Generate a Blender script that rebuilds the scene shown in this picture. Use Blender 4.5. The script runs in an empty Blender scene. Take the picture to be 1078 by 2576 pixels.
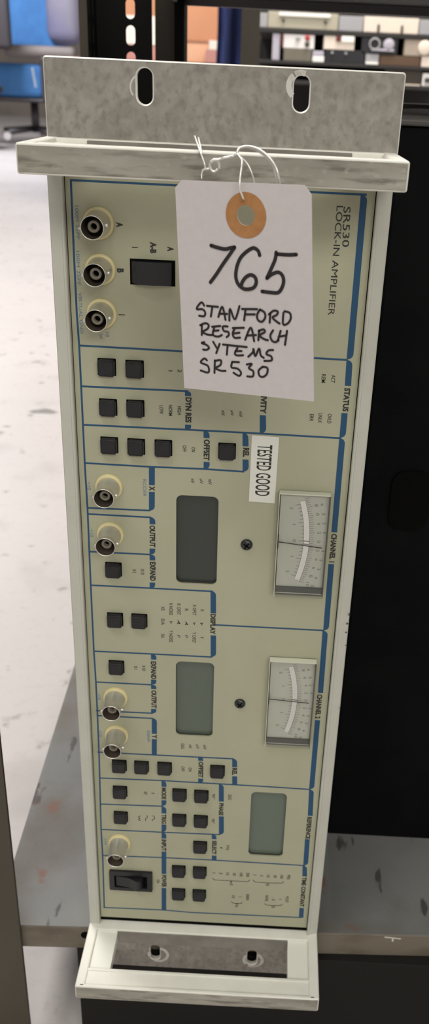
import bpy, bmesh, math, random, json
from mathutils import Vector, Matrix
random.seed(7)
SC = bpy.context.scene
COL = SC.collection
# ------------------------------------------------------------------ layout
# Panel space, millimetres: x across the front panel, y down along it (0 at its
# upper blue rule), z away from the viewer (0 = the panel's face). Floor at FLOOR_Y.
LAY = json.loads(r'''{"L":[[[-0.3,0.14],[114.12,0.25]],[[-0.3,0.14],[-0.43,28.69],[-0.39,51.9],[-0.02,65.59],[0.03,83.28],[0.05,118.84],[0.36,141.41],[0.22,181.74],[0.28,219.98],[0.59,238.26],[0.63,259.28],[0.52,285.45],[-0.25,337.81],[-0.03,357.59],[-0.51,399.06]],[[-0.01,65.42],[43.61,65.74],[98.95,65.77],[112.36,65.88]],[[-0.03,83.22],[45.75,83.01]],[[0.3,100.69],[45.98,100.53],[61.18,100.54],[77.23,100.58],[112.58,100.86]],[[0.14,118.79],[29.25,119.0],[53.0,118.71],[70.86,119.04]],[[0.33,140.87],[28.76,140.65]],[[0.4,144.01],[29.09,144.09]],[[0.29,163.57],[28.89,163.45]],[[0.26,181.73],[28.45,181.68],[58.28,181.67]],[[0.14,219.51],[28.66,219.36],[58.64,219.31]],[[0.49,238.15],[28.91,238.05]],[[0.19,256.2],[28.94,255.92]],[[0.42,259.29],[28.91,259.24]],[[-0.08,283.3],[28.75,283.2],[53.83,283.09],[71.18,282.97]],[[0.18,300.98],[33.42,300.46],[52.91,300.56],[70.48,300.63],[88.93,300.72],[112.75,301.1]],[[-0.15,319.38],[33.76,318.57]],[[-0.1,337.95],[33.25,337.56],[65.33,337.02]],[[-0.05,357.53],[33.51,356.69],[62.1,356.49],[113.39,356.89]],[[-0.74,398.98],[33.69,398.37],[50.09,399.13],[114.28,398.41]],[[59.81,200.4],[112.69,200.36]]],"B":[[[113.36,0.28],[113.5,65.56],1,1],[[113.44,65.91],[113.71,77.08],1,0],[[113.3,89.3],[113.34,100.58],0,1],[[113.28,100.95],[113.43,146.92],1,0],[[113.37,163.55],[113.64,200.19],0,1],[[113.36,200.55],[113.72,237.55],1,0],[[113.46,254.73],[113.56,300.79],0,1],[[113.59,301.21],[114.13,319.66],1,0],[[113.7,336.92],[114.02,356.59],0,1],[[113.67,357.08],[114.07,365.27],1,0],[[114.01,390.51],[114.14,398.42],0,0],[[45.86,83.09],[45.87,85.19],1,0],[[45.98,98.23],[45.99,100.53],0,1],[[78.26,92.18],[78.63,100.48],0,1],[[78.34,65.84],[78.66,72.7],1,0],[[54.09,100.65],[54.15,103.98],1,0],[[54.34,115.26],[54.4,118.67],0,1],[[71.09,100.65],[71.31,106.91],1,0],[[71.54,113.17],[71.75,118.95],0,1],[[30.01,118.9],[29.92,127.92],0,0],[[29.89,131.21],[29.8,140.63],0,1],[[30.0,143.95],[29.97,147.58],1,0],[[29.85,160.25],[29.82,163.2],0,1],[[29.82,163.45],[29.79,166.53],1,0],[[29.68,178.52],[29.65,181.56],0,1],[[58.66,181.5],[58.91,193.89],1,0],[[59.17,206.57],[59.42,219.21],0,1],[[29.92,219.33],[29.89,222.66],1,0],[[29.78,234.81],[29.76,237.8],0,1],[[29.75,238.09],[29.73,240.6],1,0],[[29.62,253.19],[29.6,255.83],0,1],[[29.9,259.07],[29.81,269.19],1,0],[[29.78,272.7],[29.69,283.08],0,0],[[54.09,283.07],[54.12,285.43],1,0],[[54.29,297.68],[54.33,300.46],0,1],[[71.95,282.84],[72.13,288.61],1,0],[[72.32,294.8],[72.49,300.43],0,0],[[34.69,300.51],[34.68,304.72],1,0],[[34.64,314.21],[34.62,318.31],0,1],[[34.62,318.76],[34.6,323.64],1,0],[[34.57,331.73],[34.55,337.23],0,1],[[34.55,337.64],[34.53,342.15],1,0],[[34.49,352.09],[34.43,369.28],0,0],[[34.39,380.49],[34.32,398.32],0,0],[[65.38,300.82],[65.67,312.95],1,0],[[65.93,323.61],[66.25,336.9],0,1],[[62.3,337.24],[62.37,340.65],1,0],[[62.63,353.01],[62.7,356.41],0,0]],"T":[["STATUS",113.56,83.29,10.54,2.54,1],["CHANNEL 1",113.53,155.13,14.93,2.66,1],["CHANNEL 2",113.45,246.09,15.27,2.71,1],["REFERENCE",113.87,328.58,16.11,2.6,1],["TIME CONSTANT",113.97,377.66,23.41,2.6,1],["DYN RES",46.09,91.5,11.47,2.67,1],["SENSITIVITY",78.33,82.27,18.21,2.63,1],["OFFSET",54.28,109.58,9.93,2.72,1],["REL",71.64,109.78,4.4,2.71,1],["X",29.96,129.54,2.26,2.61,1],["OUTPUT",29.91,153.8,11.29,2.67,1],["EXPAND",29.92,172.41,10.23,2.73,1],["DISPLAY",58.84,200.09,11.64,2.6,1],["EXPAND",29.79,229.11,10.81,2.69,1],["OUTPUT",29.8,247.03,11.2,2.73,1],["Y",29.96,270.94,2.48,2.69,1],["OFFSET",54.27,291.47,10.86,2.63,1],["REL",72.19,291.5,4.81,2.63,1],["MODE",34.62,309.46,8.23,2.58,1],["TRIG",34.54,327.78,6.79,2.62,1],["INPUT",34.47,347.25,8.74,2.66,1],["POWER",34.52,374.99,9.55,2.73,1],["PHASE",65.72,318.44,8.76,2.48,1],["SELECT",62.55,346.86,10.23,2.55,1],["A",18.24,15.89,1.81,2.68,1],["B",18.12,33.73,1.66,2.74,1],["I",18.24,51.59,0.82,2.63,1],["I",24.14,24.26,0.77,2.39,1],["A-B",31.46,24.05,4.32,2.55,1],["A",38.39,24.24,1.7,2.54,1],["1",38.34,74.41,0.87,1.69,1],["2",42.21,74.21,1.22,1.69,1],["LOW",34.39,91.93,3.8,1.64,1],["NORM",38.33,92.03,4.88,1.64,1],["HIGH",42.16,91.9,3.8,1.64,1],["OFF",44.5,109.46,3.01,1.58,1],["ON",48.42,109.7,2.26,1.58,1],["nV",61.11,92.08,2.35,1.55,1],["µV",64.92,91.88,2.35,1.55,1],["mV",68.77,92.22,2.53,1.55,1],["ACT",107.23,74.37,3.47,1.68,1],["REM",103.16,74.38,3.64,1.68,1],["OVLD",107.05,92.13,4.34,1.71,1],["UNLK",103.02,92.07,4.52,1.71,1],["ERR",99.31,92.07,3.25,1.71,1],["nV",48.28,124.73,2.14,1.61,1],["µV",52.04,124.73,2.33,1.61,1],["mV",56.08,124.8,2.53,1.6,1],["X1",21.22,172.6,1.94,1.69,1],["X10",25.05,172.78,3.23,1.69,1],["X",53.61,192.46,1.35,1.72,1],["Y",53.63,208.17,1.39,1.75,1],["X OFST",49.83,192.51,6.17,1.72,1],["Y OFST",49.79,208.32,6.25,1.75,1],["R",46.0,192.68,1.23,1.73,1],["θ",45.97,208.07,1.5,1.75,1],["R OFST",42.26,192.62,6.28,1.73,1],["θ",42.14,208.15,1.5,1.75,1],["X NOISE",38.5,192.65,6.96,1.73,1],["Y NOISE",38.5,208.26,6.95,1.75,1],["X5",34.57,192.6,2.24,1.73,1],["D/A",34.54,200.26,3.42,1.74,1],["X6",34.5,208.23,2.32,1.75,1],["X1",20.86,228.02,2.17,1.69,1],["X10",24.91,228.03,3.37,1.69,1],["DEG",44.57,276.33,3.43,1.77,1],["nV",48.62,276.24,2.38,1.77,1],["µV",52.26,276.17,2.64,1.77,1],["mV",56.17,276.2,2.9,1.77,1],["OFF",44.79,291.59,3.53,1.69,1],["ON",48.59,291.79,2.72,1.69,1],["2f",24.78,309.75,2.25,1.72,1],["f",28.65,309.73,1.12,1.72,1],["90°",61.47,309.63,3.65,1.71,1],["90°",61.57,327.31,3.48,1.74,1],["DEG",70.15,309.52,3.65,1.82,1],["f",66.4,346.87,1.5,1.55,1],["Hz",70.19,346.59,3.6,1.77,1],["ON",31.06,375.27,2.84,1.71,1],["1",62.76,366.4,0.93,1.8,1],["3",66.71,366.41,1.09,1.8,1],["10",70.5,366.52,2.02,1.8,1],["30",74.34,366.54,2.17,1.8,1],["100",78.18,366.56,2.95,1.8,1],["300",81.95,366.43,3.26,1.8,1],["1",86.01,366.21,0.93,1.8,1],["3",89.74,366.47,1.09,1.8,1],["10",93.53,366.58,2.02,1.8,1],["30",97.48,366.51,2.17,1.8,1],["100",101.14,366.55,2.95,1.79,1],["PRE",105.09,366.56,3.41,1.79,1],["mS",72.86,373.87,3.14,1.81,1],["S",93.46,373.49,1.57,1.81,1],["10",74.31,384.43,2.08,1.83,1],["1",78.32,384.2,0.96,1.83,1],["ENBW",82.45,384.29,5.12,1.83,1],["NONE",93.5,384.16,4.8,1.82,1],[".1",97.4,384.34,2.24,1.82,1],["1",101.24,384.37,0.96,1.82,1],["POST",105.13,384.31,4.8,1.82,1],["Hz",76.54,391.37,2.92,1.84,1],["S",97.56,390.96,1.62,1.83,1],["100M 25PF",1.52,15.88,12.7,1.34,0],["100M 25PF",1.11,33.63,13.58,1.37,0],["VIRTUAL GND",1.26,51.82,16.99,1.4,0],["10",12.02,60.25,1.85,1.5,0],["1µA",9.33,61.23,2.02,1.5,0],["RCOSθ",26.68,129.34,8.25,1.62,0],["<10",1.52,129.89,3.94,1.62,0],["<10",1.79,153.77,4.14,1.66,0],["RSINθ",26.81,270.96,7.32,1.66,0],["<10",1.94,247.23,4.0,1.63,0],["<10",1.73,271.08,4.19,1.66,0],["1M",1.66,346.88,4.2,1.78,0]],"BL":102,"S":[[[54.05,199.81],[53.08,199.87],[52.76,200.0]],[[53.41,199.85],[53.58,200.98]],[[50.18,199.86],[49.28,199.99]],[[49.8,199.96],[49.87,200.94]],[[39.28,199.89],[37.86,199.86]],[[38.41,199.9],[38.51,200.96]],[[41.79,198.86],[42.93,200.77]],[[41.64,200.85],[42.18,199.78]],[[42.93,200.77],[41.8,200.38]],[[45.6,199.38],[46.71,201.14]],[[45.42,201.22],[45.99,200.19]],[[46.71,201.14],[45.61,200.83]],[[21.83,326.23],[20.51,327.24],[21.46,328.27],[20.48,329.25],[21.85,329.89]],[[25.21,325.71],[25.6,327.05],[24.49,328.23],[24.47,329.7]],[[28.16,325.77],[29.19,326.07],[29.52,327.87],[28.13,328.7],[28.26,329.61]],[[61.99,370.52],[63.15,371.85],[72.8,371.82],[82.15,371.74],[83.23,370.25]],[[72.8,371.82],[72.88,372.6]],[[85.03,370.11],[86.12,371.68],[93.5,371.91],[101.69,371.44],[102.47,370.2]],[[93.5,371.91],[93.53,372.61]],[[73.28,388.38],[74.29,389.51],[76.49,389.75],[79.07,389.55],[79.49,388.3]],[[92.44,388.68],[93.47,389.65],[97.5,389.75],[101.8,389.42],[102.72,388.29]]],"N":[["SR530",[107.17,4.97],[107.85,20.1],2.75],["LOCK-IN AMPLIFIER",[104.39,4.8],[104.26,47.49],2.58]],"BT":[[11.37,74.12],[23.19,74.3],[11.4,91.97],[23.16,91.85],[11.36,109.47],[23.21,109.61],[35.19,109.55],[63.24,109.52],[11.4,172.36],[11.41,200.13],[23.18,200.03],[11.32,228.04],[11.12,291.43],[22.88,291.3],[35.09,291.29],[63.11,291.44],[11.04,309.4],[11.01,327.47],[43.07,309.1],[54.82,309.25],[43.01,327.05],[54.79,327.15],[54.71,346.29],[42.85,365.64],[54.71,365.61],[42.84,383.7],[54.72,383.69]],"BN":[[9.9,15.69],[10.06,33.56],[9.99,51.48],[10.56,129.79],[10.49,153.79],[10.3,247.07],[10.21,271.14],[9.75,347.08]],"TAG":[[45.9,-6.54,-50.5],[90.88,-8.25,-66.0],[96.66,63.19,-65.0],[49.38,65.66,-49.5]],"H1":[[[0.2586,0.2837],[0.303,0.2909],[0.3614,0.2963],[0.4045,0.2899],[0.4358,0.285]],[[0.4357,0.286],[0.3991,0.3184],[0.3417,0.3681],[0.2875,0.4185],[0.2432,0.4554]],[[0.6208,0.3144],[0.6117,0.2961],[0.5855,0.284],[0.5587,0.2874],[0.5156,0.3068],[0.4758,0.3342],[0.4491,0.3732],[0.4383,0.4168],[0.4507,0.45],[0.4847,0.4712],[0.5232,0.4757],[0.5701,0.4653],[0.5903,0.4413],[0.5836,0.4176],[0.5534,0.407],[0.5182,0.4171],[0.4901,0.4386],[0.4792,0.456]],[[0.8867,0.3006],[0.8257,0.3044],[0.7436,0.3039]],[[0.7423,0.2966],[0.7337,0.3285],[0.7035,0.372],[0.67,0.4171]],[[0.6715,0.417],[0.7025,0.3995],[0.7483,0.3866],[0.7782,0.3948],[0.7924,0.4202],[0.7808,0.4541],[0.749,0.4806],[0.692,0.4823],[0.6325,0.4803]]],"H2":[[[0.1873,0.5697],[0.1697,0.5545],[0.1403,0.572],[0.1294,0.5902],[0.1716,0.588],[0.1933,0.602],[0.184,0.6212],[0.1452,0.6212]],[[0.209,0.5696],[0.2945,0.5703]],[[0.2514,0.5704],[0.2364,0.62]],[[0.2941,0.6195],[0.3273,0.5676],[0.3492,0.6307]],[[0.311,0.6025],[0.3627,0.6008]],[[0.3785,0.6327],[0.3863,0.5746],[0.4207,0.6254],[0.4594,0.5585]],[[0.4783,0.5714],[0.5913,0.5667]],[[0.504,0.5736],[0.4915,0.6251]],[[0.5006,0.5962],[0.5732,0.5924]],[[0.6129,0.567],[0.5902,0.594],[0.5969,0.6185],[0.6276,0.6243],[0.6517,0.6007],[0.6448,0.5787],[0.6129,0.567]],[[0.683,0.6263],[0.6892,0.5814]],[[0.6791,0.5868],[0.7142,0.5678],[0.7446,0.5701],[0.7364,0.5863],[0.7054,0.6003],[0.7354,0.6185],[0.7565,0.6263]],[[0.7863,0.5739],[0.7824,0.6284],[0.819,0.6214],[0.8394,0.5956],[0.8317,0.5715],[0.7941,0.5661]],[[0.1594,0.7162],[0.1633,0.6671]],[[0.1503,0.6678],[0.1916,0.6554],[0.2168,0.6642],[0.206,0.6827],[0.1685,0.7002],[0.2043,0.7111],[0.2406,0.7116]],[[0.243,0.6704],[0.3076,0.6633]],[[0.2617,0.6679],[0.2472,0.7087],[0.2845,0.7168],[0.3171,0.7073]],[[0.2499,0.6905],[0.2927,0.6856]],[[0.3634,0.6623],[0.3258,0.6654],[0.3343,0.6858],[0.366,0.6892],[0.37,0.7043],[0.3526,0.7155]],[[0.4028,0.6683],[0.4874,0.6621]],[[0.4185,0.67],[0.4015,0.6923],[0.4123,0.7147],[0.456,0.7122]],[[0.4054,0.6946],[0.4532,0.6878]],[[0.495,0.7202],[0.5408,0.6576],[0.563,0.7239]],[[0.5117,0.6988],[0.5784,0.6925]],[[0.5945,0.7169],[0.6027,0.6683]],[[0.5986,0.6726],[0.6339,0.6616],[0.6451,0.6735],[0.6056,0.6934],[0.6399,0.7092],[0.6668,0.7127]],[[0.7071,0.6625],[0.6854,0.6889],[0.6977,0.7135],[0.7245,0.7185],[0.7463,0.7081]],[[0.7631,0.6619],[0.7417,0.7084]],[[0.8104,0.6592],[0.7932,0.7282]],[[0.7468,0.6914],[0.7983,0.6824]],[[0.1775,0.7509],[0.1544,0.7564],[0.193,0.7636],[0.2132,0.778],[0.1914,0.7888],[0.1654,0.7887]],[[0.2467,0.7448],[0.2732,0.7745]],[[0.297,0.7523],[0.2677,0.8009]],[[0.3226,0.7544],[0.5052,0.7565]],[[0.3585,0.7564],[0.3496,0.8038]],[[0.4336,0.7649],[0.4123,0.7947],[0.4318,0.8024],[0.4756,0.7987]],[[0.417,0.7815],[0.4647,0.7786]],[[0.5149,0.8041],[0.5514,0.7785],[0.556,0.7602],[0.5678,0.7982],[0.5992,0.7576],[0.6096,0.7904],[0.6325,0.802]],[[0.7039,0.759],[0.6689,0.7636],[0.6527,0.7826],[0.6873,0.7908],[0.6905,0.8113],[0.6359,0.8173]],[[0.1922,0.8424],[0.1723,0.8341],[0.1423,0.8562],[0.1947,0.8688],[0.2064,0.8921],[0.1925,0.9053],[0.1397,0.898]],[[0.248,0.9038],[0.255,0.8385]],[[0.2549,0.8412],[0.302,0.8356],[0.2967,0.8597],[0.2592,0.878],[0.2991,0.8888],[0.3355,0.8875]],[[0.4421,0.8363],[0.3902,0.838]],[[0.3902,0.838],[0.3824,0.8664],[0.4286,0.8698],[0.4556,0.8892],[0.4388,0.9062],[0.3971,0.893]],[[0.5013,0.8441],[0.541,0.8389],[0.5163,0.8615],[0.5497,0.8751],[0.5447,0.9019],[0.5026,0.9047]],[[0.623,0.8478],[0.5908,0.8698],[0.5977,0.8957],[0.625,0.8992],[0.653,0.8815],[0.658,0.8524],[0.623,0.8478]]],"W":[[0.33,[[50.69,-19.34,-33.0],[52.68,-16.92,-42.0],[54.26,-14.61,-47.0],[55.49,-12.13,-49.0],[55.91,-10.22,-49.0]]],[0.33,[[51.96,-18.9,-33.0],[53.53,-16.36,-42.0],[54.39,-14.47,-47.0]]],[0.45,[[54.96,-9.66,-49.0],[55.95,-10.11,-49.5],[57.26,-10.33,-50.0]]],[0.2,[[54.96,-9.66,-49.0],[54.8,-8.6,-50.0],[54.91,-7.2,-51.0]]],[0.5,[[60.06,-10.33,-50.0],[58.87,-9.54,-50.0],[57.74,-10.38,-50.0],[57.55,-12.0,-50.0],[58.87,-13.16,-51.0],[60.43,-12.46,-50.5],[60.6,-10.51,-50.0]]],[0.6,[[57.78,-12.52,-51.0],[58.87,-13.25,-51.0],[59.97,-13.36,-51.0]]],[0.5,[[59.81,-13.29,-51.0],[61.07,-13.64,-51.0],[62.35,-14.09,-51.5],[63.91,-14.45,-51.5],[65.35,-14.84,-52.0]]],[0.4,[[65.19,-14.77,-52.0],[66.14,-15.34,-52.5],[66.91,-15.67,-52.5]]],[0.42,[[66.45,-15.5,-52.5],[66.55,-16.49,-52.0],[67.28,-17.37,-51.5],[69.47,-17.93,-52.0],[72.04,-17.81,-54.0],[74.62,-16.9,-56.0],[77.21,-15.19,-58.0],[79.2,-12.81,-59.5],[80.26,-10.3,-60.0],[80.86,-7.48,-59.0],[81.14,-4.8,-57.0]]],[0.36,[[66.45,-15.5,-52.5],[66.68,-16.32,-51.5],[67.41,-17.2,-51.0],[69.46,-17.61,-51.5],[71.72,-17.36,-53.0],[73.99,-16.52,-55.0],[76.27,-15.23,-57.0],[78.23,-13.23,-58.0],[79.31,-10.43,-58.5],[79.82,-7.44,-57.5],[79.98,-4.65,-56.0]]],[0.35,[[66.51,-15.56,-52.5],[67.33,-14.91,-54.0],[68.3,-13.79,-56.0],[68.33,-12.2,-58.0],[68.11,-10.0,-59.5],[67.97,-8.05,-60.5],[68.07,-5.77,-61.0],[68.64,-4.32,-60.8],[69.29,-2.83,-60.4],[69.45,-2.19,-58.5]]],[0.3,[[67.28,-14.85,-53.0],[68.42,-14.2,-53.5],[70.06,-12.71,-54.0],[71.42,-10.32,-54.5],[72.42,-7.42,-54.5],[72.27,-4.74,-54.5],[70.07,-1.8,-56.0]]]]}''')
FLOOR_Y = 520.0
def P(x, y, z):
    return Vector((x / 1000.0, z / 1000.0, (FLOOR_Y - y) / 1000.0))

# ------------------------------------------------------------------ materials
MATS = {}
def mat(name, col, rough=0.5, metal=0.0, col2=None, scale=40.0, detail=4.0, lo=0.4, hi=0.6,
        bump=0.0, bscale=None, spec=0.5, stretch=(1, 1, 1), emit=None, coat=0.0):
    if name in MATS: return MATS[name]
    m = bpy.data.materials.new(name); m.use_nodes = True
    nt = m.node_tree; b = nt.nodes['Principled BSDF']
    b.inputs['Base Color'].default_value = (*col, 1)
    b.inputs['Roughness'].default_value = rough
    b.inputs['Metallic'].default_value = metal
    b.inputs['Specular IOR Level'].default_value = spec
    b.inputs['Coat Weight'].default_value = coat
    if emit:
        b.inputs['Emission Color'].default_value = (*emit[0], 1); b.inputs['Emission Strength'].default_value = emit[1]
    if col2 or bump:
        tc = nt.nodes.new('ShaderNodeTexCoord'); mp = nt.nodes.new('ShaderNodeMapping')
        mp.inputs['Scale'].default_value = stretch
        nt.links.new(tc.outputs['Object'], mp.inputs['Vector'])
    if col2:
        n = nt.nodes.new('ShaderNodeTexNoise'); n.inputs['Scale'].default_value = scale; n.inputs['Detail'].default_value = detail
        r = nt.nodes.new('ShaderNodeValToRGB')
        r.color_ramp.elements[0].position = lo; r.color_ramp.elements[1].position = hi
        r.color_ramp.elements[0].color = (*col, 1); r.color_ramp.elements[1].color = (*col2, 1)
        nt.links.new(mp.outputs['Vector'], n.inputs['Vector']); nt.links.new(n.outputs['Fac'], r.inputs['Fac'])
        nt.links.new(r.outputs['Color'], b.inputs['Base Color'])
    if bump:
        n2 = nt.nodes.new('ShaderNodeTexNoise'); n2.inputs['Scale'].default_value = bscale or scale; n2.inputs['Detail'].default_value = 3
        bp = nt.nodes.new('ShaderNodeBump'); bp.inputs['Strength'].default_value = bump; bp.inputs['Distance'].default_value = 0.001
        nt.links.new(mp.outputs['Vector'], n2.inputs['Vector']); nt.links.new(n2.outputs['Fac'], bp.inputs['Height'])
        nt.links.new(bp.outputs['Normal'], b.inputs['Normal'])
    MATS[name] = m
    return m
def layered(name, base, layers, rough=0.6, metal=0.0, bump=0.0):
    """base colour, then noise-masked patches: (colour, scale, lo, hi, stretch, strength)"""
    if name in MATS: return MATS[name]
    m = bpy.data.materials.new(name); m.use_nodes = True
    nt = m.node_tree; b = nt.nodes['Principled BSDF']
    b.inputs['Roughness'].default_value = rough; b.inputs['Metallic'].default_value = metal
    tc = nt.nodes.new('ShaderNodeTexCoord')
    prev = None
    for i, (c, s, lo, hi, st, k) in enumerate(layers):
        mp = nt.nodes.new('ShaderNodeMapping'); mp.inputs['Scale'].default_value = st; mp.inputs['Location'].default_value = (i * 3.7, i * 1.3, i * 2.1)
        n = nt.nodes.new('ShaderNodeTexNoise'); n.inputs['Scale'].default_value = s; n.inputs['Detail'].default_value = 5
        r = nt.nodes.new('ShaderNodeMapRange'); r.inputs['From Min'].default_value = lo; r.inputs['From Max'].default_value = hi
        r.inputs['To Max'].default_value = k
        mx = nt.nodes.new('ShaderNodeMix'); mx.data_type = 'RGBA'
        nt.links.new(tc.outputs['Object'], mp.inputs['Vector']); nt.links.new(mp.outputs['Vector'], n.inputs['Vector'])
        nt.links.new(n.outputs['Fac'], r.inputs['Value']); nt.links.new(r.outputs['Result'], mx.inputs['Factor'])
        if prev is None: mx.inputs['A'].default_value = (*base, 1)
        else: nt.links.new(prev, mx.inputs['A'])
        mx.inputs['B'].default_value = (*c, 1)
        prev = mx.outputs['Result']
    nt.links.new(prev, b.inputs['Base Color'])
    if bump:
        n2 = nt.nodes.new('ShaderNodeTexNoise'); n2.inputs['Scale'].default_value = 300; bp = nt.nodes.new('ShaderNodeBump')
        bp.inputs['Strength'].default_value = bump; bp.inputs['Distance'].default_value = 0.0006
        nt.links.new(tc.outputs['Object'], n2.inputs['Vector']); nt.links.new(n2.outputs['Fac'], bp.inputs['Height']); nt.links.new(bp.outputs['Normal'], b.inputs['Normal'])
    MATS[name] = m
    return m
def s2l(r, g, b, k=1.0):
    f = lambda v: ((v / 255) / 12.92 if v <= 10 else (((v / 255) + 0.055) / 1.055) ** 2.4) * k
    return (f(r), f(g), f(b))
def glass(name):
    m = bpy.data.materials.new(name); m.use_nodes = True; nt = m.node_tree
    nt.nodes.remove(nt.nodes['Principled BSDF'])
    t = nt.nodes.new('ShaderNodeBsdfTransparent'); t.inputs['Color'].default_value = (0.93, 0.94, 0.93, 1)
    g = nt.nodes.new('ShaderNodeBsdfGlossy'); g.inputs['Roughness'].default_value = 0.06
    lw = nt.nodes.new('ShaderNodeLayerWeight'); lw.inputs['Blend'].default_value = 0.5
    pw = nt.nodes.new('ShaderNodeMath'); pw.operation = 'POWER'; pw.inputs[1].default_value = 5.0
    f = nt.nodes.new('ShaderNodeMath'); f.operation = 'MULTIPLY_ADD'; f.inputs[1].default_value = 0.9; f.inputs[2].default_value = 0.04
    nt.links.new(lw.outputs['Facing'], pw.inputs[0]); nt.links.new(pw.outputs[0], f.inputs[0])
    mx = nt.nodes.new('ShaderNodeMixShader')
    nt.links.new(f.outputs[0], mx.inputs[0]); nt.links.new(t.outputs[0], mx.inputs[1]); nt.links.new(g.outputs[0], mx.inputs[2])
    nt.links.new(mx.outputs[0], nt.nodes['Material Output'].inputs['Surface'])
    return m

M_panel = mat('panel_paint', (0.405, 0.40, 0.285), 0.55, col2=(0.375, 0.37, 0.26), scale=30, lo=0.35, hi=0.7)
M_frame = mat('frame_paint', (0.48, 0.48, 0.42), 0.5, col2=(0.52, 0.515, 0.455), scale=60, lo=0.3, hi=0.7)
M_handle = mat('handle_paint', (0.73, 0.71, 0.645), 0.5, col2=(0.79, 0.77, 0.70), scale=70, lo=0.35, hi=0.65)
M_hface = layered('worn_cast_metal', (0.30, 0.28, 0.238), [((0.42, 0.40, 0.345), 70, 0.36, 0.66, (0.35, 1, 1.3), 0.9), ((0.15, 0.13, 0.105), 260, 0.50, 0.66, (0.22, 1, 1.5), 0.8), ((0.50, 0.48, 0.43), 420, 0.58, 0.75, (0.6, 1, 1), 0.6), ((0.23, 0.205, 0.175), 30, 0.5, 0.72, (0.6, 1, 1.6), 0.6)], rough=0.45, metal=0.2)
M_ear = layered('galvanised_plate', (0.27, 0.25, 0.222), [((0.37, 0.345, 0.31), 200, 0.35, 0.66, (1, 1, 1), 0.8), ((0.19, 0.175, 0.155), 420, 0.48, 0.7, (1, 1, 0.8), 0.7), ((0.22, 0.205, 0.18), 60, 0.5, 0.75, (1, 1, 1), 0.5), ((0.42, 0.41, 0.37), 500, 0.66, 0.78, (1, 1, 1.5), 0.6)], rough=0.48, metal=0.3)
M_edge = mat('cut_edge_highlight', (0.82, 0.80, 0.74), 0.4, 0.3)  # cut edges, colour brightened to paint in the edge highlight
M_wear = layered('rubbed_metal', (0.62, 0.60, 0.56), [((0.36, 0.34, 0.31), 220, 0.5, 0.7, (1, 1, 1), 0.8)], rough=0.5, metal=0.3)
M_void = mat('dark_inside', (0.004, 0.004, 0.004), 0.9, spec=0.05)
M_blue = mat('blue_print', (0.010, 0.064, 0.145), 0.55)
M_bluetx = mat('blue_small_print', (0.12, 0.19, 0.28), 0.6)
M_black = mat('black_print', (0.022, 0.022, 0.02), 0.6)
M_key = mat('black_key_plastic', (0.011, 0.0108, 0.0125), 0.4, spec=0.4, col2=(0.015, 0.0145, 0.0165), scale=200, bump=0.25, bscale=2500)
M_rock = mat('black_rocker_plastic', (0.014, 0.0145, 0.017), 0.26)
M_cream = mat('cream_nylon', (0.66, 0.57, 0.31), 0.42)
M_nickel = mat('nickel_plate', (0.74, 0.72, 0.66), 0.38, 0.85, col2=(0.64, 0.62, 0.565), scale=160)
M_nickin = mat('dull_nickel_bore', (0.075, 0.058, 0.042), 0.6, 0.3)
M_diel = mat('grey_dielectric', (0.25, 0.225, 0.18), 0.7, spec=0.2)
M_lcd = [mat('display_baked_dim', (0.036, 0.042, 0.036), 0.2), mat('display_baked_mid', (0.10, 0.123, 0.098), 0.2), mat('display_baked_bright', (0.12, 0.148, 0.118), 0.2)]  # identical displays; viewing-angle brightness is painted into each base colour
M_rim = mat('window_edge', (0.05, 0.048, 0.035), 0.6)
M_plate = mat('meter_dial', (0.50, 0.50, 0.43), 0.35)
M_mirror = mat('meter_mirror_strip', (0.82, 0.82, 0.79), 0.12, 0.85)
M_mstrip = mat('meter_refraction_dark', (0.075, 0.073, 0.066), 0.25)  # dark tone for refraction in the clear cover
M_tick = mat('dial_ink', (0.10, 0.095, 0.085), 0.6)
M_tickl = mat('dial_digits_ink', (0.22, 0.21, 0.19), 0.6)
M_needle = mat('needle_black', (0.012, 0.012, 0.012), 0.5)
M_clear = glass('clear_acrylic')
M_screw = mat('black_screw', (0.02, 0.02, 0.022), 0.35)
M_paper = mat('tag_card', (0.58, 0.535, 0.54), 0.75, col2=(0.55, 0.51, 0.515), scale=400, lo=0.3, hi=0.7)
M_ringp = mat('tan_reinforcing_patch', (0.42, 0.195, 0.07), 0.7, col2=(0.36, 0.165, 0.055), scale=300)
M_ink = mat('marker_ink', (0.013, 0.009, 0.010), 0.55)
M_wire = mat('tag_wire', (0.80, 0.78, 0.73), 0.30, 0.6)
M_stick = mat('label_tape', (0.72, 0.72, 0.66), 0.45)
M_shelf = layered('painted_steel_shelf', (0.170, 0.172, 0.165),
    [((0.215, 0.21, 0.205), 22, 0.35, 0.7, (1, 1, 1), 0.8), ((0.13, 0.105, 0.08), 14, 0.54, 0.68, (1, 1, 1), 0.7), ((0.20, 0.09, 0.06), 33, 0.62, 0.67, (1, 1, 1), 0.8), ((0.05, 0.045, 0.045), 75, 0.62, 0.66, (1, 0.3, 1), 0.85), ((0.30, 0.30, 0.30), 110, 0.73, 0.76, (1, 1, 1), 0.7)], rough=0.55, bump=0.15)
M_lip = layered('rusty_shelf_lip', (0.165, 0.14, 0.105), [((0.10, 0.075, 0.055), 40, 0.45, 0.65, (0.6, 1, 1.5), 0.8), ((0.22, 0.20, 0.16), 90, 0.62, 0.75, (0.5, 1, 1), 0.6)], rough=0.6)
M_post = layered('olive_grey_steel', (0.050, 0.040, 0.027), [((0.062, 0.050, 0.034), 14, 0.4, 0.65, (1, 1, 0.5), 0.8), ((0.05, 0.045, 0.033), 120, 0.6, 0.75, (1, 1, 1), 0.6)], rough=0.55)
M_bpost = mat('black_slotted_steel', (0.008, 0.0077, 0.0075), 0.6, spec=0.15)
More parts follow.
